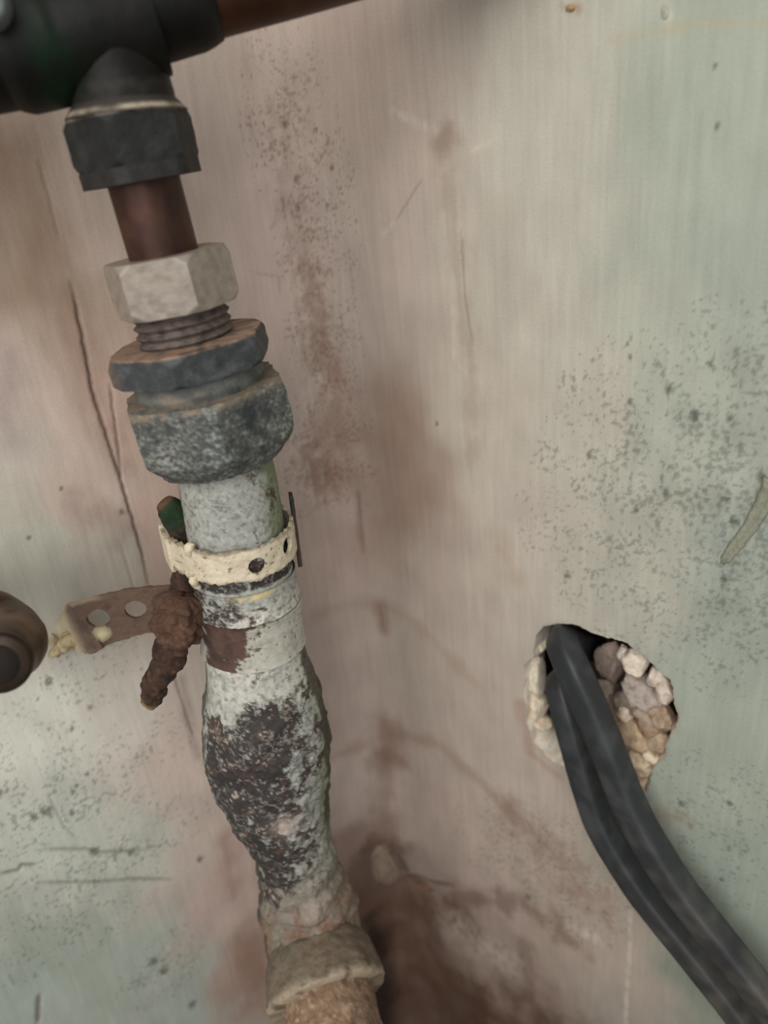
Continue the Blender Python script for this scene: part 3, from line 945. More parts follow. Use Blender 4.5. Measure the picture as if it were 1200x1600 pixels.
make_mesh('copper_sleeve', Vs + dT * (pm * 0.0003 + n1 * 0.0001)[:, None], loft_faces(52, 200), M_STRAP, riser, cs_, sharp=45)['label'] = 'brown copper sleeve half covered in flaking white paint'
# thick paint skin between the clip and the sleeve, edge lifting over the sleeve
Psk = band_path(893, 936, 56)
tt = np.linspace(0, 1, 56)
Rk = np.interp(tt, [0, 0.8, 1.0], [0.01355, 0.0137, 0.0142])
Vk, th = loft_verts(np.vstack([Psk, Psk[-1:]]), np.concatenate([Rk, [0.0130]]), FACE, 200)
Ak = np.degrees((np.tile(th, 57) + np.pi) % (2 * np.pi) - np.pi)
Yk = np.repeat(np.concatenate([np.linspace(900, 978, 56), [978]]), 200)
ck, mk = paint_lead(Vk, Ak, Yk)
wob = noise3(np.stack([Ak * 0.05, 0 * Ak, 0 * Ak], -1), 5) * 0.0011 + noise3(np.stack([Ak * 0.21, 0 * Ak + 3, 0 * Ak], -1), 6) * 0.0004
dk = Vk - np.repeat(np.vstack([Psk, Psk[-1:]]), 200, 0)
dk /= np.linalg.norm(dk, axis=1)[:, None]
Vk = Vk + dk * (fbm3(Vk * 400, 3, 3) * 0.00016 - mk * 0.0002)[:, None]
Vk[:, 2] += wob * sstep(930, 978, Yk)
make_mesh('paint_skin', Vk, loft_faces(57, 200), M_LEAD, riser, ck)

# bell socket at the foot and the rusty pipe leaving it towards the viewer
p_end = P_all[-1]
t_end = P_all[-1] - P_all[-3]
t_end /= np.linalg.norm(t_end)
tb = np.linspace(0, 1, 40)
Pb = p_end + np.outer(-0.0035 + tb * 0.0165, t_end)
Rb = np.interp(tb, [0, 0.18, 0.45, 0.8, 0.95, 1.0], [0.0160, 0.0174, 0.0184, 0.0194, 0.0194, 0.0184])


def col_socket(V, t, a):
    n = fbm3(V * 200, 5, 91, 0.6)
    c = np.tile(srgb(116, 104, 88), (len(V), 1))
    c = lerp(c, srgb(86, 79, 66), np.clip(n + 0.3, 0, 0.9) * sstep(0.75, 0.4, t))
    c = lerp(c, srgb(152, 138, 118), sstep(0.80, 0.9, t) * np.clip(0.7 + n, 0, 1))
    return lerp(c, srgb(92, 74, 58), np.clip(-n * 1.4 + 0.05, 0, 0.8))


e1_end = np.array((0, 0, 1.0))
loft('bell_socket', Pb, Rb, e1_end, 140, M_LEAD, riser, col_socket, rough_amp=0.0011, rough_scale=150, seed=5)
Pr = p_end + np.outer(np.linspace(0.006, 0.117, 110), t_end * np.array((1, 1, 0.55)) / np.linalg.norm(t_end * np.array((1, 1, 0.55))))


def col_rustpipe(V, t, a):
    n = fbm3(V * 260, 5, 95, 0.6)
    c = np.tile(srgb(132, 108, 88), (len(V), 1))
    c = lerp(c, srgb(94, 74, 60), np.clip(n + 0.15, 0, 0.9))
    return lerp(c, srgb(190, 164, 134), np.clip(fbm3(V * 800, 3, 96) - 0.1, 0, 0.8))


loft('rusty_tail_pipe', Pr, np.full(110, 0.0143), e1_end, 120, M_RUST, riser, col_rustpipe, rough_amp=0.0006, rough_scale=260, seed=15)

# ------------------------------------------------------------------ stop valve on top of the riser
valve = thing('stop_valve', 'dark green-black valve body at top left above the upright pipe', 'valve', tuple(rp(60)))


def vp(x, y, off=0.0):
    return on_plane(x, y, RIS + FACE * off, FACE)


def col_valve(V, t, a):
    n = fbm3(V * 130, 4, 101)
    c = np.tile(srgb(16, 15, 12), (len(V), 1))
    c = lerp(c, srgb(9, 9, 7), np.clip(n + 0.3, 0, 0.9))
    g0 = on_plane(85, 90, RIS, FACE)
    g = np.exp(-(((V - g0) @ RIGHT) / 0.0042) ** 2)
    return lerp(c, srgb(6, 34, 18), g * np.clip(0.7 + n, 0, 1))


Pv = smooth_path([vp(-150, 105), vp(0, 78), vp(60, 66), vp(130, 50), vp(200, 34), vp(238, 24)], 90)
tv = np.linspace(0, 1, 90)
Rv = np.interp(tv, [0, 0.36, 0.40, 0.58, 0.62, 0.75, 0.80, 1.0], [0.0100, 0.0102, 0.0114, 0.0114, 0.0110, 0.0110, 0.0108, 0.0104])
loft('valve_body', Pv, Rv, (0, 0, -1), 90, M_VALVE, valve, col_valve, sharp=40)
loft('inlet_pipe', smooth_path([vp(-130, 101), vp(-420, 160), vp(-760, 236)], 40), np.full(40, 0.0080), (0, 0, -1), 48, M_COPPER, valve, srgb(60, 40, 30))
Pt = ax(20, 160, 50)
Rt = np.interp(np.linspace(0, 1, 50), [0, 0.70, 0.74, 0.86, 0.90, 1.0], [0.0096, 0.0096, 0.0098, 0.0100, 0.0101, 0.0101])
loft('valve_outlet', Pt, Rt, FACE, 90, M_VALVE, valve, lambda V, t, a: lerp(col_valve(V, t, a), srgb(40, 37, 33), sstep(0.74, 0.84, t) * np.clip(0.6 + fbm3(V * 300, 3, 7), 0, 1)), sharp=40)
loft('outlet_rim', ax(158, 180, 16), np.linspace(0.0100, 0.0121, 16), FACE, 90, M_NUT, valve,
     lambda V, t, a: lerp(np.tile(srgb(52, 48, 44), (len(V), 1)), srgb(176, 162, 142), np.exp(-((t - 0.72) / 0.16) ** 2) * np.clip(0.75 + fbm3(V * 300, 3, 9), 0, 1)))
# spindle facing the viewer
ps0 = vp(-12, 20, 0.006)
Pp = ps0 + np.outer(np.linspace(0, 0.012, 14), FACE)
loft('spindle', Pp, np.interp(np.linspace(0, 1, 14), [0, 0.85, 1], [0.0040, 0.0040, 0.0034]), (0, 0, 1), 48, M_STEEL, valve, None)
pk = Pp[-1] + FACE * 0.0001
loft('spindle_socket', pk + np.outer(np.linspace(-0.001, 0.0002, 4), FACE), np.full(4, 0.0016), (0, 0, 1), 24, M_DARK, valve, None)

# ------------------------------------------------------------------ horizontal copper pipe leaving the valve
branch = thing('copper_pipe', 'dark copper pipe running off right along the top edge', 'pipe', tuple(vp(238, 24)))
Pc = smooth_path([vp(215, 20, 0.0), vp(330, -14, 0.0), vp(500, -60, 0.002), vp(800, -146, 0.004), vp(1250, -290, 0.008)], 80)
loft('tube', Pc, np.full(80, 0.0080), (0, 0, -1), 60, M_COPPER, branch, lambda V, t, a: lerp(np.tile(srgb(70, 42, 28), (len(V), 1)), srgb(44, 28, 20), np.clip(fbm3(V * 120, 3, 5) + 0.3, 0, 0.9)))
loft('coupling', Pc[:9], np.interp(np.linspace(0, 1, 9), [0, 0.15, 0.8, 1], [0.0086, 0.0094, 0.0094, 0.0084]), (0, 0, -1), 60, M_VALVE, branch, col_valve)

# ------------------------------------------------------------------ pipe clip: painted perforated band round the pipe
clip = thing('pipe_clip', 'cream painted perforated metal band wrapped round the upright pipe', 'clip', tuple(rp(850)))


def strip_mesh(name, ctrs, ups, outs, width, thick, holes, m, parent, paint, nw=28, ragged=0.0, seed=1):
    """a bent strap: centre line, its across direction and its outward normal; holes = (distance along, across, radius) are cut through"""
    ctrs, ups, outs = (np.asarray(a, float) for a in (ctrs, ups, outs))
    n = len(ctrs)
    L = np.concatenate([[0], np.cumsum(np.linalg.norm(np.diff(ctrs, axis=0), axis=1))])
    w = np.linspace(-0.5, 0.5, nw)
    wd_ = width if np.ndim(width) else np.full(n, width)
    LL, WW = np.meshgrid(L, w, indexing='ij')
    Wm = WW * wd_[:, None]
    if ragged:
        e = np.abs(WW) * 2
        rg = noise2(LL * 900, np.sign(WW) * 7.7, seed) * ragged + noise2(LL * 350, np.sign(WW) * 3.3, seed + 1) * ragged
        Wm = Wm + np.sign(WW) * rg * e ** 6
    # snap vertices near a hole on to its rim
    inside = np.zeros(LL.shape, bool)
    for (hl, hw, hr) in holes:
        dl, dw = LL - hl, Wm - hw
        d = np.hypot(dl, dw)
        inside |= d < hr * 0.999
    keep = []
    for i in range(n - 1):
        for j in range(nw - 1):
            cl, cw = LL[i:i + 2, j:j + 2].mean(), Wm[i:i + 2, j:j + 2].mean()
            keep.append(not any(math.hypot(cl - hl, cw - hw) < hr for (hl, hw, hr) in holes))
    keep = np.array(keep)
    idx = np.arange(n * nw).reshape(n, nw)
    q = np.stack([idx[:-1, :-1], idx[1:, :-1], idx[1:, 1:], idx[:-1, 1:]], -1).reshape(-1, 4)[keep]
    used = np.zeros(n * nw, int)
    np.add.at(used, q.ravel(), 1)
    dL = np.zeros(LL.shape)
    L2, W2 = LL.copy(), Wm.copy()
    for (hl, hw, hr) in holes:
        d = np.hypot(LL - hl, Wm - hw)
        near = (d < hr * 1.6) & (used.reshape(n, nw) < 4) & (np.abs(WW) < 0.49)
        f = np.where(near, hr / np.maximum(d, 1e-6), 1)
        L2 = np.where(near, hl + (LL - hl) * f, L2)
        W2 = np.where(near, hw + (Wm - hw) * f, W2)
    flat = L2.ravel()
    ci = np.stack([np.interp(flat, L, ctrs[:, k]) for k in range(3)], -1)
    ui = np.stack([np.interp(flat, L, ups[:, k]) for k in range(3)], -1)
    oi = np.stack([np.interp(flat, L, outs[:, k]) for k in range(3)], -1)
    front = ci + ui * W2.ravel()[:, None]
    cols = paint(front, L2.ravel() / L[-1], W2.ravel() / (np.repeat(wd_, nw)))
    rough = fbm3(front * 500, 3, seed) * 0.00012
    fr = front + oi * (thick / 2 + rough)[:, None]
    bk = front - oi * (thick / 2)
    N0 = len(fr)
    # rim faces on every open edge
    ed = {}
    for f in q:
        for a, b in ((f[0], f[1]), (f[1], f[2]), (f[2], f[3]), (f[3], f[0])):
            ed[(int(a), int(b))] = 1
    rim = [(b, a, a + N0, b + N0) for (a, b) in ed if (b, a) not in ed]
    F = np.vstack([q, q[:, ::-1] + N0, np.array(rim)])
    return make_mesh(name, np.vstack([fr, bk]), F, m, parent, np.vstack([cols, cols * 0.8]), sharp=40)


def paint_clip(V, l, w):
    n = fbm3(V * 300, 4, 111, 0.6)
    g = fbm3(V * 1100, 3, 112)
    c = np.tile(srgb(214, 202, 178), (len(V), 1))
    c = lerp(c, srgb(182, 168, 142), np.clip(n * 0.8 + 0.1, 0, 0.7))
    c = lerp(c, srgb(92, 76, 60), sstep(0.42, 0.62, g + 0.3 * n) * 0.8)
    c = lerp(c, srgb(96, 84, 66), sstep(0.40, 0.5, np.abs(w) + n * 0.06) * 0.55)
    return lerp(c, srgb(44, 42, 36), sstep(0.80, 0.86, l + n * 0.03))


# centre line of the band: from the ear on the left, round the front, up the right side to the back
Tdn = (rp(900) - rp(800))
Tdn /= np.linalg.norm(Tdn)
E1b = FACE - Tdn * np.dot(FACE, Tdn)
E1b /= np.linalg.norm(E1b)
E2b = np.cross(E1b, Tdn)
cb = rp(846)
RB = 0.01425
cl, up_, ou = [], [], []
for k in range(20):                                   # the ear: comes forward from the wall side and folds on to the pipe
    t = k / 20
    a = math.radians(-58)
    base = cb + RB * 1.02 * (math.cos(a) * E1b + math.sin(a) * E2b)
    ear = cb + E2b * (-0.0170) + E1b * (-0.0010)
    p = ear + (base - ear) * t
    cl.append(p)
    o = -E2b * 0.93 + E1b * 0.37
    ou.append(o / np.linalg.norm(o))
for k in range(120):
    a = math.radians(-54 + 234 * k / 119)
    d = math.cos(a) * E1b + math.sin(a) * E2b
    rr = RB + 0.0004 * noise2(np.array([k * 0.08]), np.array([0.5]), 3)[0]
    cl.append(cb + d * rr - Tdn * 0.0008 * sstep(40, 110, np.array(math.degrees(a))))
    ou.append(d)
up_ = [-Tdn] * len(cl)
perim = np.linalg.norm(np.diff(np.array(cl), axis=0), axis=1).sum()
earL = np.linalg.norm(np.diff(np.array(cl)[:21], axis=0), axis=1).sum()
al = lambda deg: earL + RB * math.radians(deg + 54)
strip_mesh('band', cl, up_, ou, 0.0086, 0.0010, [(al(12), -0.0006, 0.0022), (al(52), 0.0006, 0.0022)], M_STRAP, clip, paint_clip, nw=36, ragged=0.0006, seed=21)
# curled flange of the ear and the flap of paint that sticks out
ear = cb + E2b * (-0.0172) + E1b * (-0.0006)
fl_c = [ear + E1b * (-0.0085 + 0.0008 * k) - E2b * (0.0016 * (1 - k / 11)) + Tdn * 0.0004 for k in range(12)]
strip_mesh('ear', fl_c, [-Tdn] * 12, [-E2b] * 12, np.linspace(0.0105, 0.0098, 12), 0.0010, [], M_STRAP, clip, lambda V, l, w: paint_clip(V, l * 0.7, w), nw=20, ragged=0.0008, seed=22)
lipc = cb + RB * 1.03 * (math.cos(math.radians(-55)) * E1b + math.sin(math.radians(-55)) * E2b)
for nm, top in (('upper_lip', True), ('lower_lip', False)):
    sgn = -1 if top else 1
    if top:
        pth = smooth_path([lipc + Tdn * -0.0030 - E2b * 0.0002, lipc + Tdn * -0.0048 + E2b * 0.0002 + E1b * 0.0002, lipc + Tdn * -0.0060 + E2b * 0.0010 + E1b * 0.0003], 16)
    else:
        pth = smooth_path([lipc + Tdn * 0.0030 - E2b * 0.0004, lipc + Tdn * 0.0050 - E2b * 0.0002 + E1b * 0.0002, lipc + Tdn * 0.0066 + E2b * 0.0006 + E1b * 0.0004], 16)
    loft(nm, pth, np.interp(np.linspace(0, 1, 16), [0, 0.5, 1], [0.0010, 0.0013, 0.0008 if top else 0.0004]), E1b, 16, M_STRAP, clip, lambda V, t, a: lerp(np.tile(srgb(206, 194, 168), (len(V), 1)), srgb(150, 134, 108), np.clip(fbm3(V * 500, 3, 5), 0, 0.8)), rough_amp=0.0005)
# the strap's cut end standing up on the right
pr = cb + RB * 1.06 * (math.cos(math.radians(84)) * E1b + math.sin(math.radians(84)) * E2b)
strip_mesh('strap_end', [pr - E1b * 0.0022 + E1b * 0.0003 * k for k in range(10)], [-Tdn] * 10, [E2b] * 10, np.linspace(0.022, 0.019, 10), 0.0009, [], M_STRAP, clip,
           lambda V, l, w: lerp(np.tile(srgb(70, 58, 48), (len(V), 1)), srgb(40, 40, 34), sstep(0.1, 0.4, w + 0.2 * fbm3(V * 300, 3, 6))), nw=24, ragged=0.0006, seed=25)

# ------------------------------------------------------------------ fixing strap from the wall to the clip
sa, sb = on_wall(88, 1000, 0.0012), vp(300, 955, -0.004)
strap = thing('fixing_strap', 'brown perforated strap with two round holes running from wall to pipe', 'strap', tuple(sa))
sp = smooth_path([on_wall(84, 1012, 0.0008), on_wall(104, 994, 0.0022), vp(130, 980, -0.0075), vp(165, 968, -0.006), vp(215, 955, -0.005), vp(260, 950, -0.0045), vp(325, 948, -0.004)], 110)
Ts = np.gradient(sp, axis=0)
Ts /= np.linalg.norm(Ts, axis=1)[:, None]
upv = np.tile((0.0, 0.0, 1.0), (110, 1))
upv = upv - Ts * (upv * Ts).sum(1)[:, None]
upv /= np.linalg.norm(upv, axis=1)[:, None]
# the strap twists a little where it leaves the wall
outv = np.cross(upv, Ts)
outv *= np.sign((outv @ FACE))[:, None]
Ls = np.concatenate([[0], np.cumsum(np.linalg.norm(np.diff(sp, axis=0), axis=1))])


def along(x):
    k = np.argmin([abs((Vector(RW.transposed() @ Vector(p - CAMP)).x / -Vector(RW.transposed() @ Vector(p - CAMP)).z) * F_ + W_ / 2 - x) for p in sp])
    return Ls[k]


def paint_strap(V, l, w):
    n = fbm3(V * 260, 4, 121, 0.6)
    c = np.tile(srgb(112, 90, 76), (len(V), 1))
    c = lerp(c, srgb(84, 66, 56), np.clip(n + 0.1, 0, 0.8))
    ll = l * Ls[-1]
    c = lerp(c, srgb(188, 174, 146), sstep(along(128), along(112), ll + n * 0.0012))
    c = lerp(c, srgb(206, 194, 158), np.exp(-((ll - along(150)) / 0.0022) ** 2 - ((w + 0.24) / 0.17) ** 2) * 1.2 * (np.exp(-((ll - along(150)) / 0.0022) ** 2 - ((w + 0.24) / 0.17) ** 2) > 0.3))
    return lerp(c, srgb(178, 160, 130), sstep(0.42, 0.5, w + n * 0.05) * sstep(along(190), along(150), ll) * 0.8)


wd_s = np.interp(Ls, [0, along(100), along(125), Ls[-1]], [0.0048, 0.0085, 0.0148, 0.0128])
strip_mesh('perforated_band', sp, upv, outv, wd_s, 0.0011, [(along(158), 0.0012, 0.0028), (along(213), 0.0008, 0.0027)], M_STRAP, strap, paint_strap, nw=40, ragged=0.00022, seed=31)
# old paint curling off its wall end
for k, (pts, r0) in enumerate((([(82, 1022), (104, 1006), (126, 985), (128, 958), (146, 940)], 0.0014), ([(96, 1000), (112, 992), (120, 975)], 0.0010))):
    pc = smooth_path([on_plane(x, y, sp[22] + FACE * 0.0012, FACE) if x > 100 else on_wall(x, y, 0.0012) for (x, y) in pts], 40)
    R = np.repeat((r0 * (0.55 + 0.9 * np.sin(np.linspace(0.25, 2.9, 40))))[:, None], 20, 1)
    loft('paint_curl', pc, R, FACE, 20, M_PLASTER, strap, lambda V, t, a: lerp(np.tile(srgb(184, 168, 134), (len(V), 1)), srgb(120, 104, 78), np.clip(fbm3(V * 600, 3, 9) + 0.15, 0, 0.9)), rough_amp=0.0007, rough_scale=420, seed=40 + k)

# ------------------------------------------------------------------ rusted bolt through the clip's ear
bolt = thing('rusty_bolt', 'crumbling rusted bolt with lumpy nut and green tip, left of upright pipe', 'bolt', tuple(vp(280, 960, 0.004)))


def col_rust(V, t, a):
    n = fbm3(V * 260, 4, 131, 0.6)
    c = np.tile(srgb(80, 58, 46), (len(V), 1))
    c = lerp(c, srgb(40, 30, 26), np.clip(n + 0.2, 0, 0.95))
    return lerp(c, srgb(136, 94, 72), np.clip(fbm3(V * 500, 3, 132) - 0.14, 0, 0.8))


def col_tip(V, t, a):
    c = lerp(col_rust(V, t, a) * 0.62, srgb(26, 46, 24), sstep(0.34, 0.14, t + 0.12 * fbm3(V * 400, 3, 3)) * sstep(0.0, 0.07, t))
    return lerp(c, srgb(96, 76, 52), sstep(0.05, 0.0, t))


pth = smooth_path([vp(256, 784, -0.001), vp(268, 797, -0.001), vp(282, 822, -0.002), vp(289, 855, -0.003), vp(288, 900, -0.003), vp(284, 945, -0.001)], 60)
loft('shank', pth, np.interp(np.linspace(0, 1, 60), [0, 0.08, 0.2, 0.4, 1.0], [0.0022, 0.0034, 0.0038, 0.0030, 0.0036]), FACE, 40, M_RUST, bolt, col_tip, rough_amp=0.0005, rough_scale=300, seed=3)
pth = smooth_path([vp(284, 940, 0.0), vp(272, 990, 0.003), vp(262, 1030, 0.003), vp(246, 1064, 0.002), vp(231, 1097, 0.0015)], 60)
loft('tail', pth, np.interp(np.linspace(0, 1, 60), [0, 0.3, 0.6, 0.95, 1.0], [0.0040, 0.0043, 0.0036, 0.0030, 0.0024]), FACE, 40, M_RUST, bolt,
     lambda V, t, a: lerp(col_rust(V, t, a) * 0.75, srgb(150, 122, 76), sstep(0.93, 0.98, t)), rough_amp=0.0013, rough_scale=260, seed=6)
th = np.linspace(0, 2 * np.pi, 96, endpoint=False)
zz = np.linspace(0, 1, 40)
Rn = np.repeat(np.minimum(hex_r(th, 0.0060, 10), 0.0068)[None], 40, 0) * np.interp(zz, [0, 0.12, 0.5, 0.88, 1], [0.62, 0.92, 1.0, 0.95, 0.6])[:, None]
na, nb = vp(286, 930, 0.0035), vp(275, 1002, 0.0045)
loft('nut', na + (nb - na) * zz[:, None], Rn, FACE, 96, M_RUST, bolt, lambda V, t, a: lerp(col_rust(V, t, a), srgb(98, 70, 54), 0.4 + 0 * t), rough_amp=0.0024, rough_scale=230, seed=8)

# ------------------------------------------------------------------ bronze elbow at the left edge
elb_c = on_wall(20, 1000, 0.030)
elbow = thing('pipe_elbow', 'rounded dark bronze pipe elbow poking in at the left edge', 'pipe fitting', tuple(elb_c))


def wl(x, y, o):
    return on_wall(x, y, o)


pe_ = smooth_path([wl(-170, 945, -0.006), wl(-95, 955, 0.026), wl(-40, 968, 0.032), wl(0, 985, 0.036), wl(18, 1006, 0.044), wl(8, 1024, 0.052), wl(0, 1034, 0.056)], 70)


def col_bronze(V, t, a):
    n = fbm3(V * 160, 4, 141)
    c = np.tile(srgb(92, 74, 58), (len(V), 1))
    c = lerp(c, srgb(58, 44, 34), np.clip(n + 0.25, 0, 0.9))
    return lerp(c, srgb(124, 104, 84), np.clip(-n, 0, 0.6))


loft('elbow_body', pe_, np.interp(np.linspace(0, 1, 70), [0, 0.62, 0.8, 1.0], [0.0078, 0.0080, 0.0076, 0.0060]), (0, 0, 1), 64, M_COPPER, elbow, col_bronze, rough_amp=0.0002, rough_scale=200)
tm = pe_[-1] - pe_[-4]
tm /= np.linalg.norm(tm)
loft('outlet_lip', pe_[-1] + np.outer(np.linspace(-0.001, 0.002, 8), tm), np.array((0.0061, 0.0064, 0.0065, 0.0065, 0.0065, 0.0064, 0.0062, 0.0058)), (0, 0, 1), 64, M_COPPER, elbow, srgb(56, 45, 36))
loft('outlet_bore', pe_[-1] + np.outer(np.linspace(0.0012, 0.0022, 4), tm), np.full(4, 0.0042), (0, 0, 1), 40, M_DARK, elbow, None)

# ------------------------------------------------------------------ the broken hole in the right wall: plaster edge and rubble
ctr_h = hole_uv.mean(0)
nh = len(hole_uv)
depths = np.array((0.0, 0.002, 0.005, 0.008, 0.011, 0.014, 0.020, 0.045))
rows, cjam = [], []
for k, d in enumerate(depths):
    sc = np.interp(d, [0, 0.010, 0.014, 0.020, 0.045], [1.0, 0.95, 1.0, 1.15, 1.3])
    p = ctr_h + (hole_uv - ctr_h) * sc
    jag = noise2(np.arange(nh) * 0.45, np.full(nh, k * 1.3), 6) * (0.0011 if 0 < k else 0)
    jagd = noise2(np.arange(nh) * 0.6, np.full(nh, k * 0.9 + 20), 9) * (0.0016 if 0 < k else 0)
    rows.append(wall_point(p[:, 0] + jag, p[:, 1] + jag * 0.6, -d + jagd))
    n = fbm2(np.arange(nh) * 0.3, np.full(nh, k * 0.7), 3, 3)
    c0 = lerp(np.tile(srgb(230, 222, 206), (nh, 1)), srgb(204, 190, 168), np.clip(n + 0.3, 0, 0.9))
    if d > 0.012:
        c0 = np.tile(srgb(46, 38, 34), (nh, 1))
    cjam.append(c0)
idx = np.arange(len(depths) * nh).reshape(len(depths), nh)
j = np.roll(idx, -1, 1)
make_mesh('broken_edge', np.vstack(rows), np.stack([idx[:-1], idx[1:], j[1:], j[:-1]], -1).reshape(-1, 4), M_PLASTER, wall_right, np.vstack(cjam), smooth=False)

# black back of the cavity
cv = wall_point(np.array(ctr_h[0]), np.array(ctr_h[1]), -0.04)


def lump(name, x, y, out, rx, ry, rz, c, c2, m, parent, seed, amp=0.22, freq=1.6, sub=4):
    """an irregular broken lump, sizes in pixels of the wall there"""
    import bmesh
    bm = bmesh.new()
    bmesh.ops.create_icosphere(bm, subdivisions=sub, radius=1.0)
    v = np.array([p.co[:] for p in bm.verts])
    f = [[q.index for q in fc.verts] for fc in bm.faces]
    bm.free()
    n = fbm3(v * freq + seed * 3.7, 4, seed)
    # flatten some sides like a fracture
    v = v * (1 + amp * n)[:, None]
    rg = np.random.default_rng(seed)
    for _ in range(5):
        d = rg.normal(0, 1, 3)
        d /= np.linalg.norm(d)
        h = rg.uniform(0.55, 0.85)
        e = np.maximum(v @ d - h, 0)
        v = v - np.outer(e * 0.85, d)
    u = wall_uv(x, y)
    ang = np.interp(u[0], _s, _a)
    nrm = np.array((math.sin(ang), -math.cos(ang), 0))
    tan = np.array((math.cos(ang), math.sin(ang), 0))
    p0 = on_wall(x, y, out)
    sc = mpp(p0)
    V = p0 + sc * (rx * v[:, :1] * tan + ry * v[:, 2:] * np.array((0, 0, 1)) + rz * v[:, 1:2] * nrm)
    nn = fbm3(V * 500, 4, seed + 3, 0.6)
    col = lerp(np.tile(srgb(*c), (len(V), 1)), srgb(*c2), np.clip(nn * 1.1 + 0.3, 0, 1))
    return make_mesh(name, V, np.array(f), m, parent, col, sharp=35)


RUB = [  # x, y, out (m), rx, ry, rz, colour, second colour
    (958, 1030, -0.013, 30, 38, 24, (150, 134, 122), (120, 104, 94)),
    (994, 1034, -0.0055, 24, 24, 22, (222, 210, 194), (190, 172, 154)),
    (974, 1020, -0.007, 10, 14, 12, (226, 216, 202), (190, 172, 154)),
    (948, 1074, -0.014, 26, 24, 24, (150, 138, 124), (112, 100, 88)),
    (1006, 1080, -0.006, 40, 30, 30, (176, 164, 154), (140, 124, 114)),
    (1040, 1078, -0.0035, 15, 26, 20, (206, 192, 178), (166, 146, 130)),
    (970, 1118, -0.011, 30, 32, 28, (150, 134, 116), (118, 100, 84)),
    (1034, 1118, -0.0045, 24, 26, 24, (168, 146, 124), (132, 110, 92)),
    (992, 1146, -0.0055, 32, 30, 28, (180, 158, 130), (142, 120, 98)),
    (978, 1115, -0.0055, 13, 15, 13, (214, 198, 178), (176, 154, 132)),
    (1026, 1154, -0.0045, 20, 24, 22, (176, 156, 132), (142, 118, 98)),
    (1000, 1186, -0.0045, 26, 24, 22, (212, 194, 168), (166, 138, 110)),
    (1018, 1180, -0.003, 18, 12, 14, (216, 198, 174), (150, 122, 96)),
    (1006, 1218, -0.004, 13, 24, 18, (206, 186, 164), (150, 122, 98)),
    (985, 1230, -0.007, 22, 24, 20, (130, 104, 84), (96, 74, 58)),
    (966, 1180, -0.013, 26, 36, 22, (104, 84, 66), (70, 54, 44)),
    (1016, 1112, -0.0060, 30, 30, 22, (172, 154, 136), (136, 116, 98)),
    (1018, 1136, -0.0052, 26, 22, 20, (160, 138, 114), (124, 100, 80)),
    (990, 1100, -0.009, 34, 34, 22, (150, 136, 122), (116, 102, 90)),
    (1000, 1168, -0.008, 36, 34, 22, (150, 128, 104), (112, 90, 72)),
    (1028, 1056, -0.0055, 20, 20, 18, (214, 202, 188), (184, 168, 150)),
    (840, 1062, -0.0064, 15, 46, 18, (228, 219, 202), (196, 182, 158)),
    (841, 1104, -0.0064, 15, 34, 18, (224, 213, 194), (184, 168, 142)),
    (847, 1127, -0.0060, 20, 10, 14, (216, 202, 180), (180, 160, 132)),
    (848, 1008, -0.0062, 9, 10, 14, (220, 208, 188), (184, 168, 142)),
    (868, 1192, -0.0050, 14, 10, 14, (176, 150, 122), (130, 106, 86)),
]
for k, (x, y, o_, rx, ry, rz, c, c2) in enumerate(RUB):
    lump('rubble', x, y, o_, rx, ry, rz, c, c2, M_PLASTER, wall_right, 200 + k)
# blob of mortar in the corner and a dried smear near the right edge
lump('plaster_lump', 604, 1348, 0.0004, 36, 36, 22, (138, 120, 106), (116, 97, 84), M_PLASTER, wall_left, 301, amp=0.3)
lump('plaster_lump', 655, 1376, -0.0005, 40, 8, 12, (120, 92, 76), (92, 68, 54), M_PLASTER, wall_left, 302, amp=0.3)
sm = smooth_path([on_wall(x, y, 0.0002) for (x, y) in ((1210, 750), (1192, 790), (1168, 828), (1140, 866), (1128, 880))], 40)
loft('dried_smear', sm, np.repeat((np.interp(np.linspace(0, 1, 40), [0, 0.3, 0.9, 1], [0.0024, 0.0019, 0.0014, 0.0006]))[:, None], 20, 1) * (0.22 + 0.78 * np.abs(np.sin(np.linspace(0, 2 * np.pi, 20, endpoint=False))))[None, :], np.array((math.sin(ANG_R), -math.cos(ANG_R), 0)), 20, M_PLASTER, wall_right,
     lambda V, t, a: lerp(np.tile(srgb(140, 141, 124), (len(V), 1)), srgb(124, 126, 110), np.clip(fbm3(V * 300, 3, 4) + 0.2, 0, 0.8)), rough_amp=0.0004)
lump('plaster_crumb', 892, 12, 0.0002, 9, 5, 5, (160, 130, 92), (120, 96, 70), M_PLASTER, wall_right, 305, sub=3)
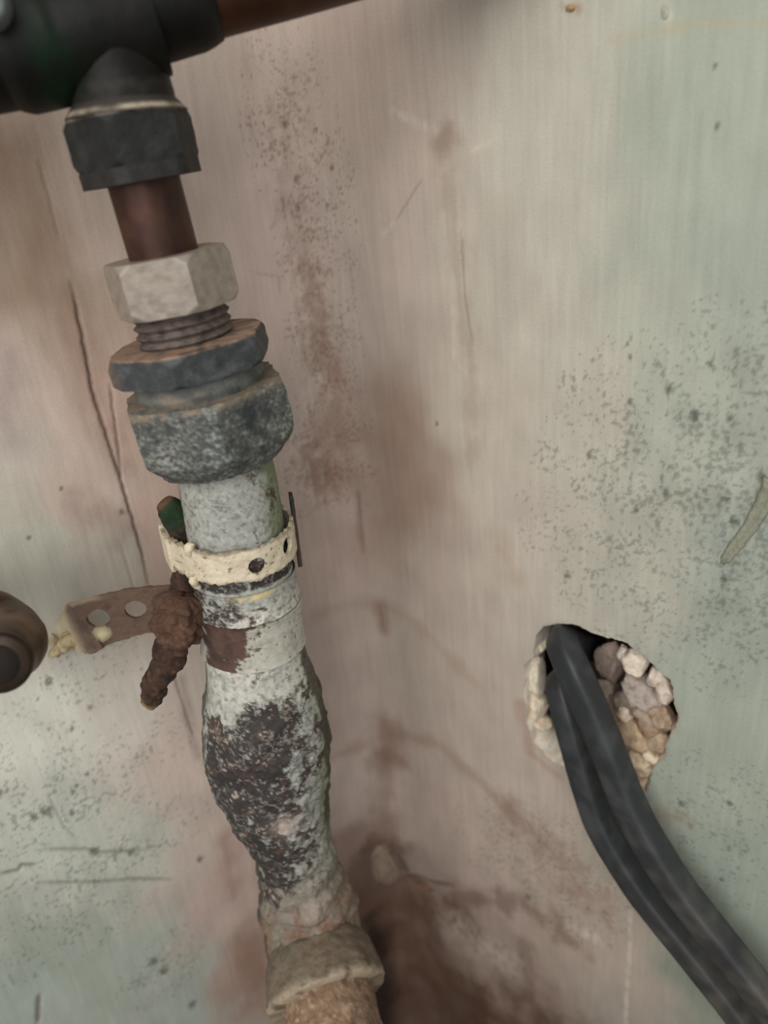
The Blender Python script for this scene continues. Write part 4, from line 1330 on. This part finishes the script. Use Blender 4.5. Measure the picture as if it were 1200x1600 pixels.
lump('plaster_crumb', 1040, 16, 0.0002, 7, 12, 5, (176, 178, 160), (150, 150, 134), M_PLASTER, wall_right, 306, sub=3)

# ------------------------------------------------------------------ two black cables out of the hole
def col_cable(V, t, a):
    n = fbm3(V * 120, 4, 151)
    c = np.tile(srgb(46, 49, 51), (len(V), 1))
    c = lerp(c, srgb(72, 75, 76), np.clip(n, 0, 0.6))
    return lerp(c, srgb(92, 87, 80), sstep(0.4, 0.9, t) * np.clip(0.55 + n * 0.8, 0, 0.8))


def cable(label, pts, rpx, seed):
    P = smooth_path([on_wall(x, y, o) for (x, y, o) in pts], 150)
    t = thing('cable', label, 'cable', tuple(P[40]), 'cables out of the hole')
    th = np.linspace(0, 2 * np.pi, 64, endpoint=False)
    sup = 1.0 / (np.abs(np.cos(th)) ** 4.5 + np.abs(np.sin(th)) ** 4.5) ** (1 / 4.5)      # slightly squared sheath
    R = np.array([[mpp(p) * np.interp(k / 149, [0, 0.25, 1.0], rpx)] for k, p in enumerate(P)]) * sup[None, :]
    loft('sheath', P, R, np.array((math.sin(ANG_R), -math.cos(ANG_R), 0.25)), 64, M_CABLE, t, col_cable, rough_amp=0.00012, rough_scale=220, seed=seed)
    return t


cable('thick black cable on the right, coming out of the hole top and bending down', [(925, 1010, -0.030), (896, 1004, -0.010), (879, 1001, 0.002), (893, 1040, 0.0085), (922, 1105, 0.0100), (951, 1175, 0.0105), (976, 1240, 0.011), (1006, 1302, 0.012), (1060, 1388, 0.013), (1128, 1475, 0.014), (1196, 1562, 0.015), (1262, 1650, 0.016), (1450, 1840, 0.018)], (20, 23, 24), 3)
cable('second black cable, left of the thick one and partly behind it', [(905, 1050, -0.030), (885, 1060, -0.010), (874, 1066, 0.000), (882, 1105, 0.004), (899, 1165, 0.0055), (920, 1238, 0.006), (944, 1300, 0.007), (1000, 1390, 0.008), (1070, 1478, 0.009), (1140, 1566, 0.010), (1206, 1650, 0.011), (1390, 1840, 0.013)], (15, 20, 22), 4)
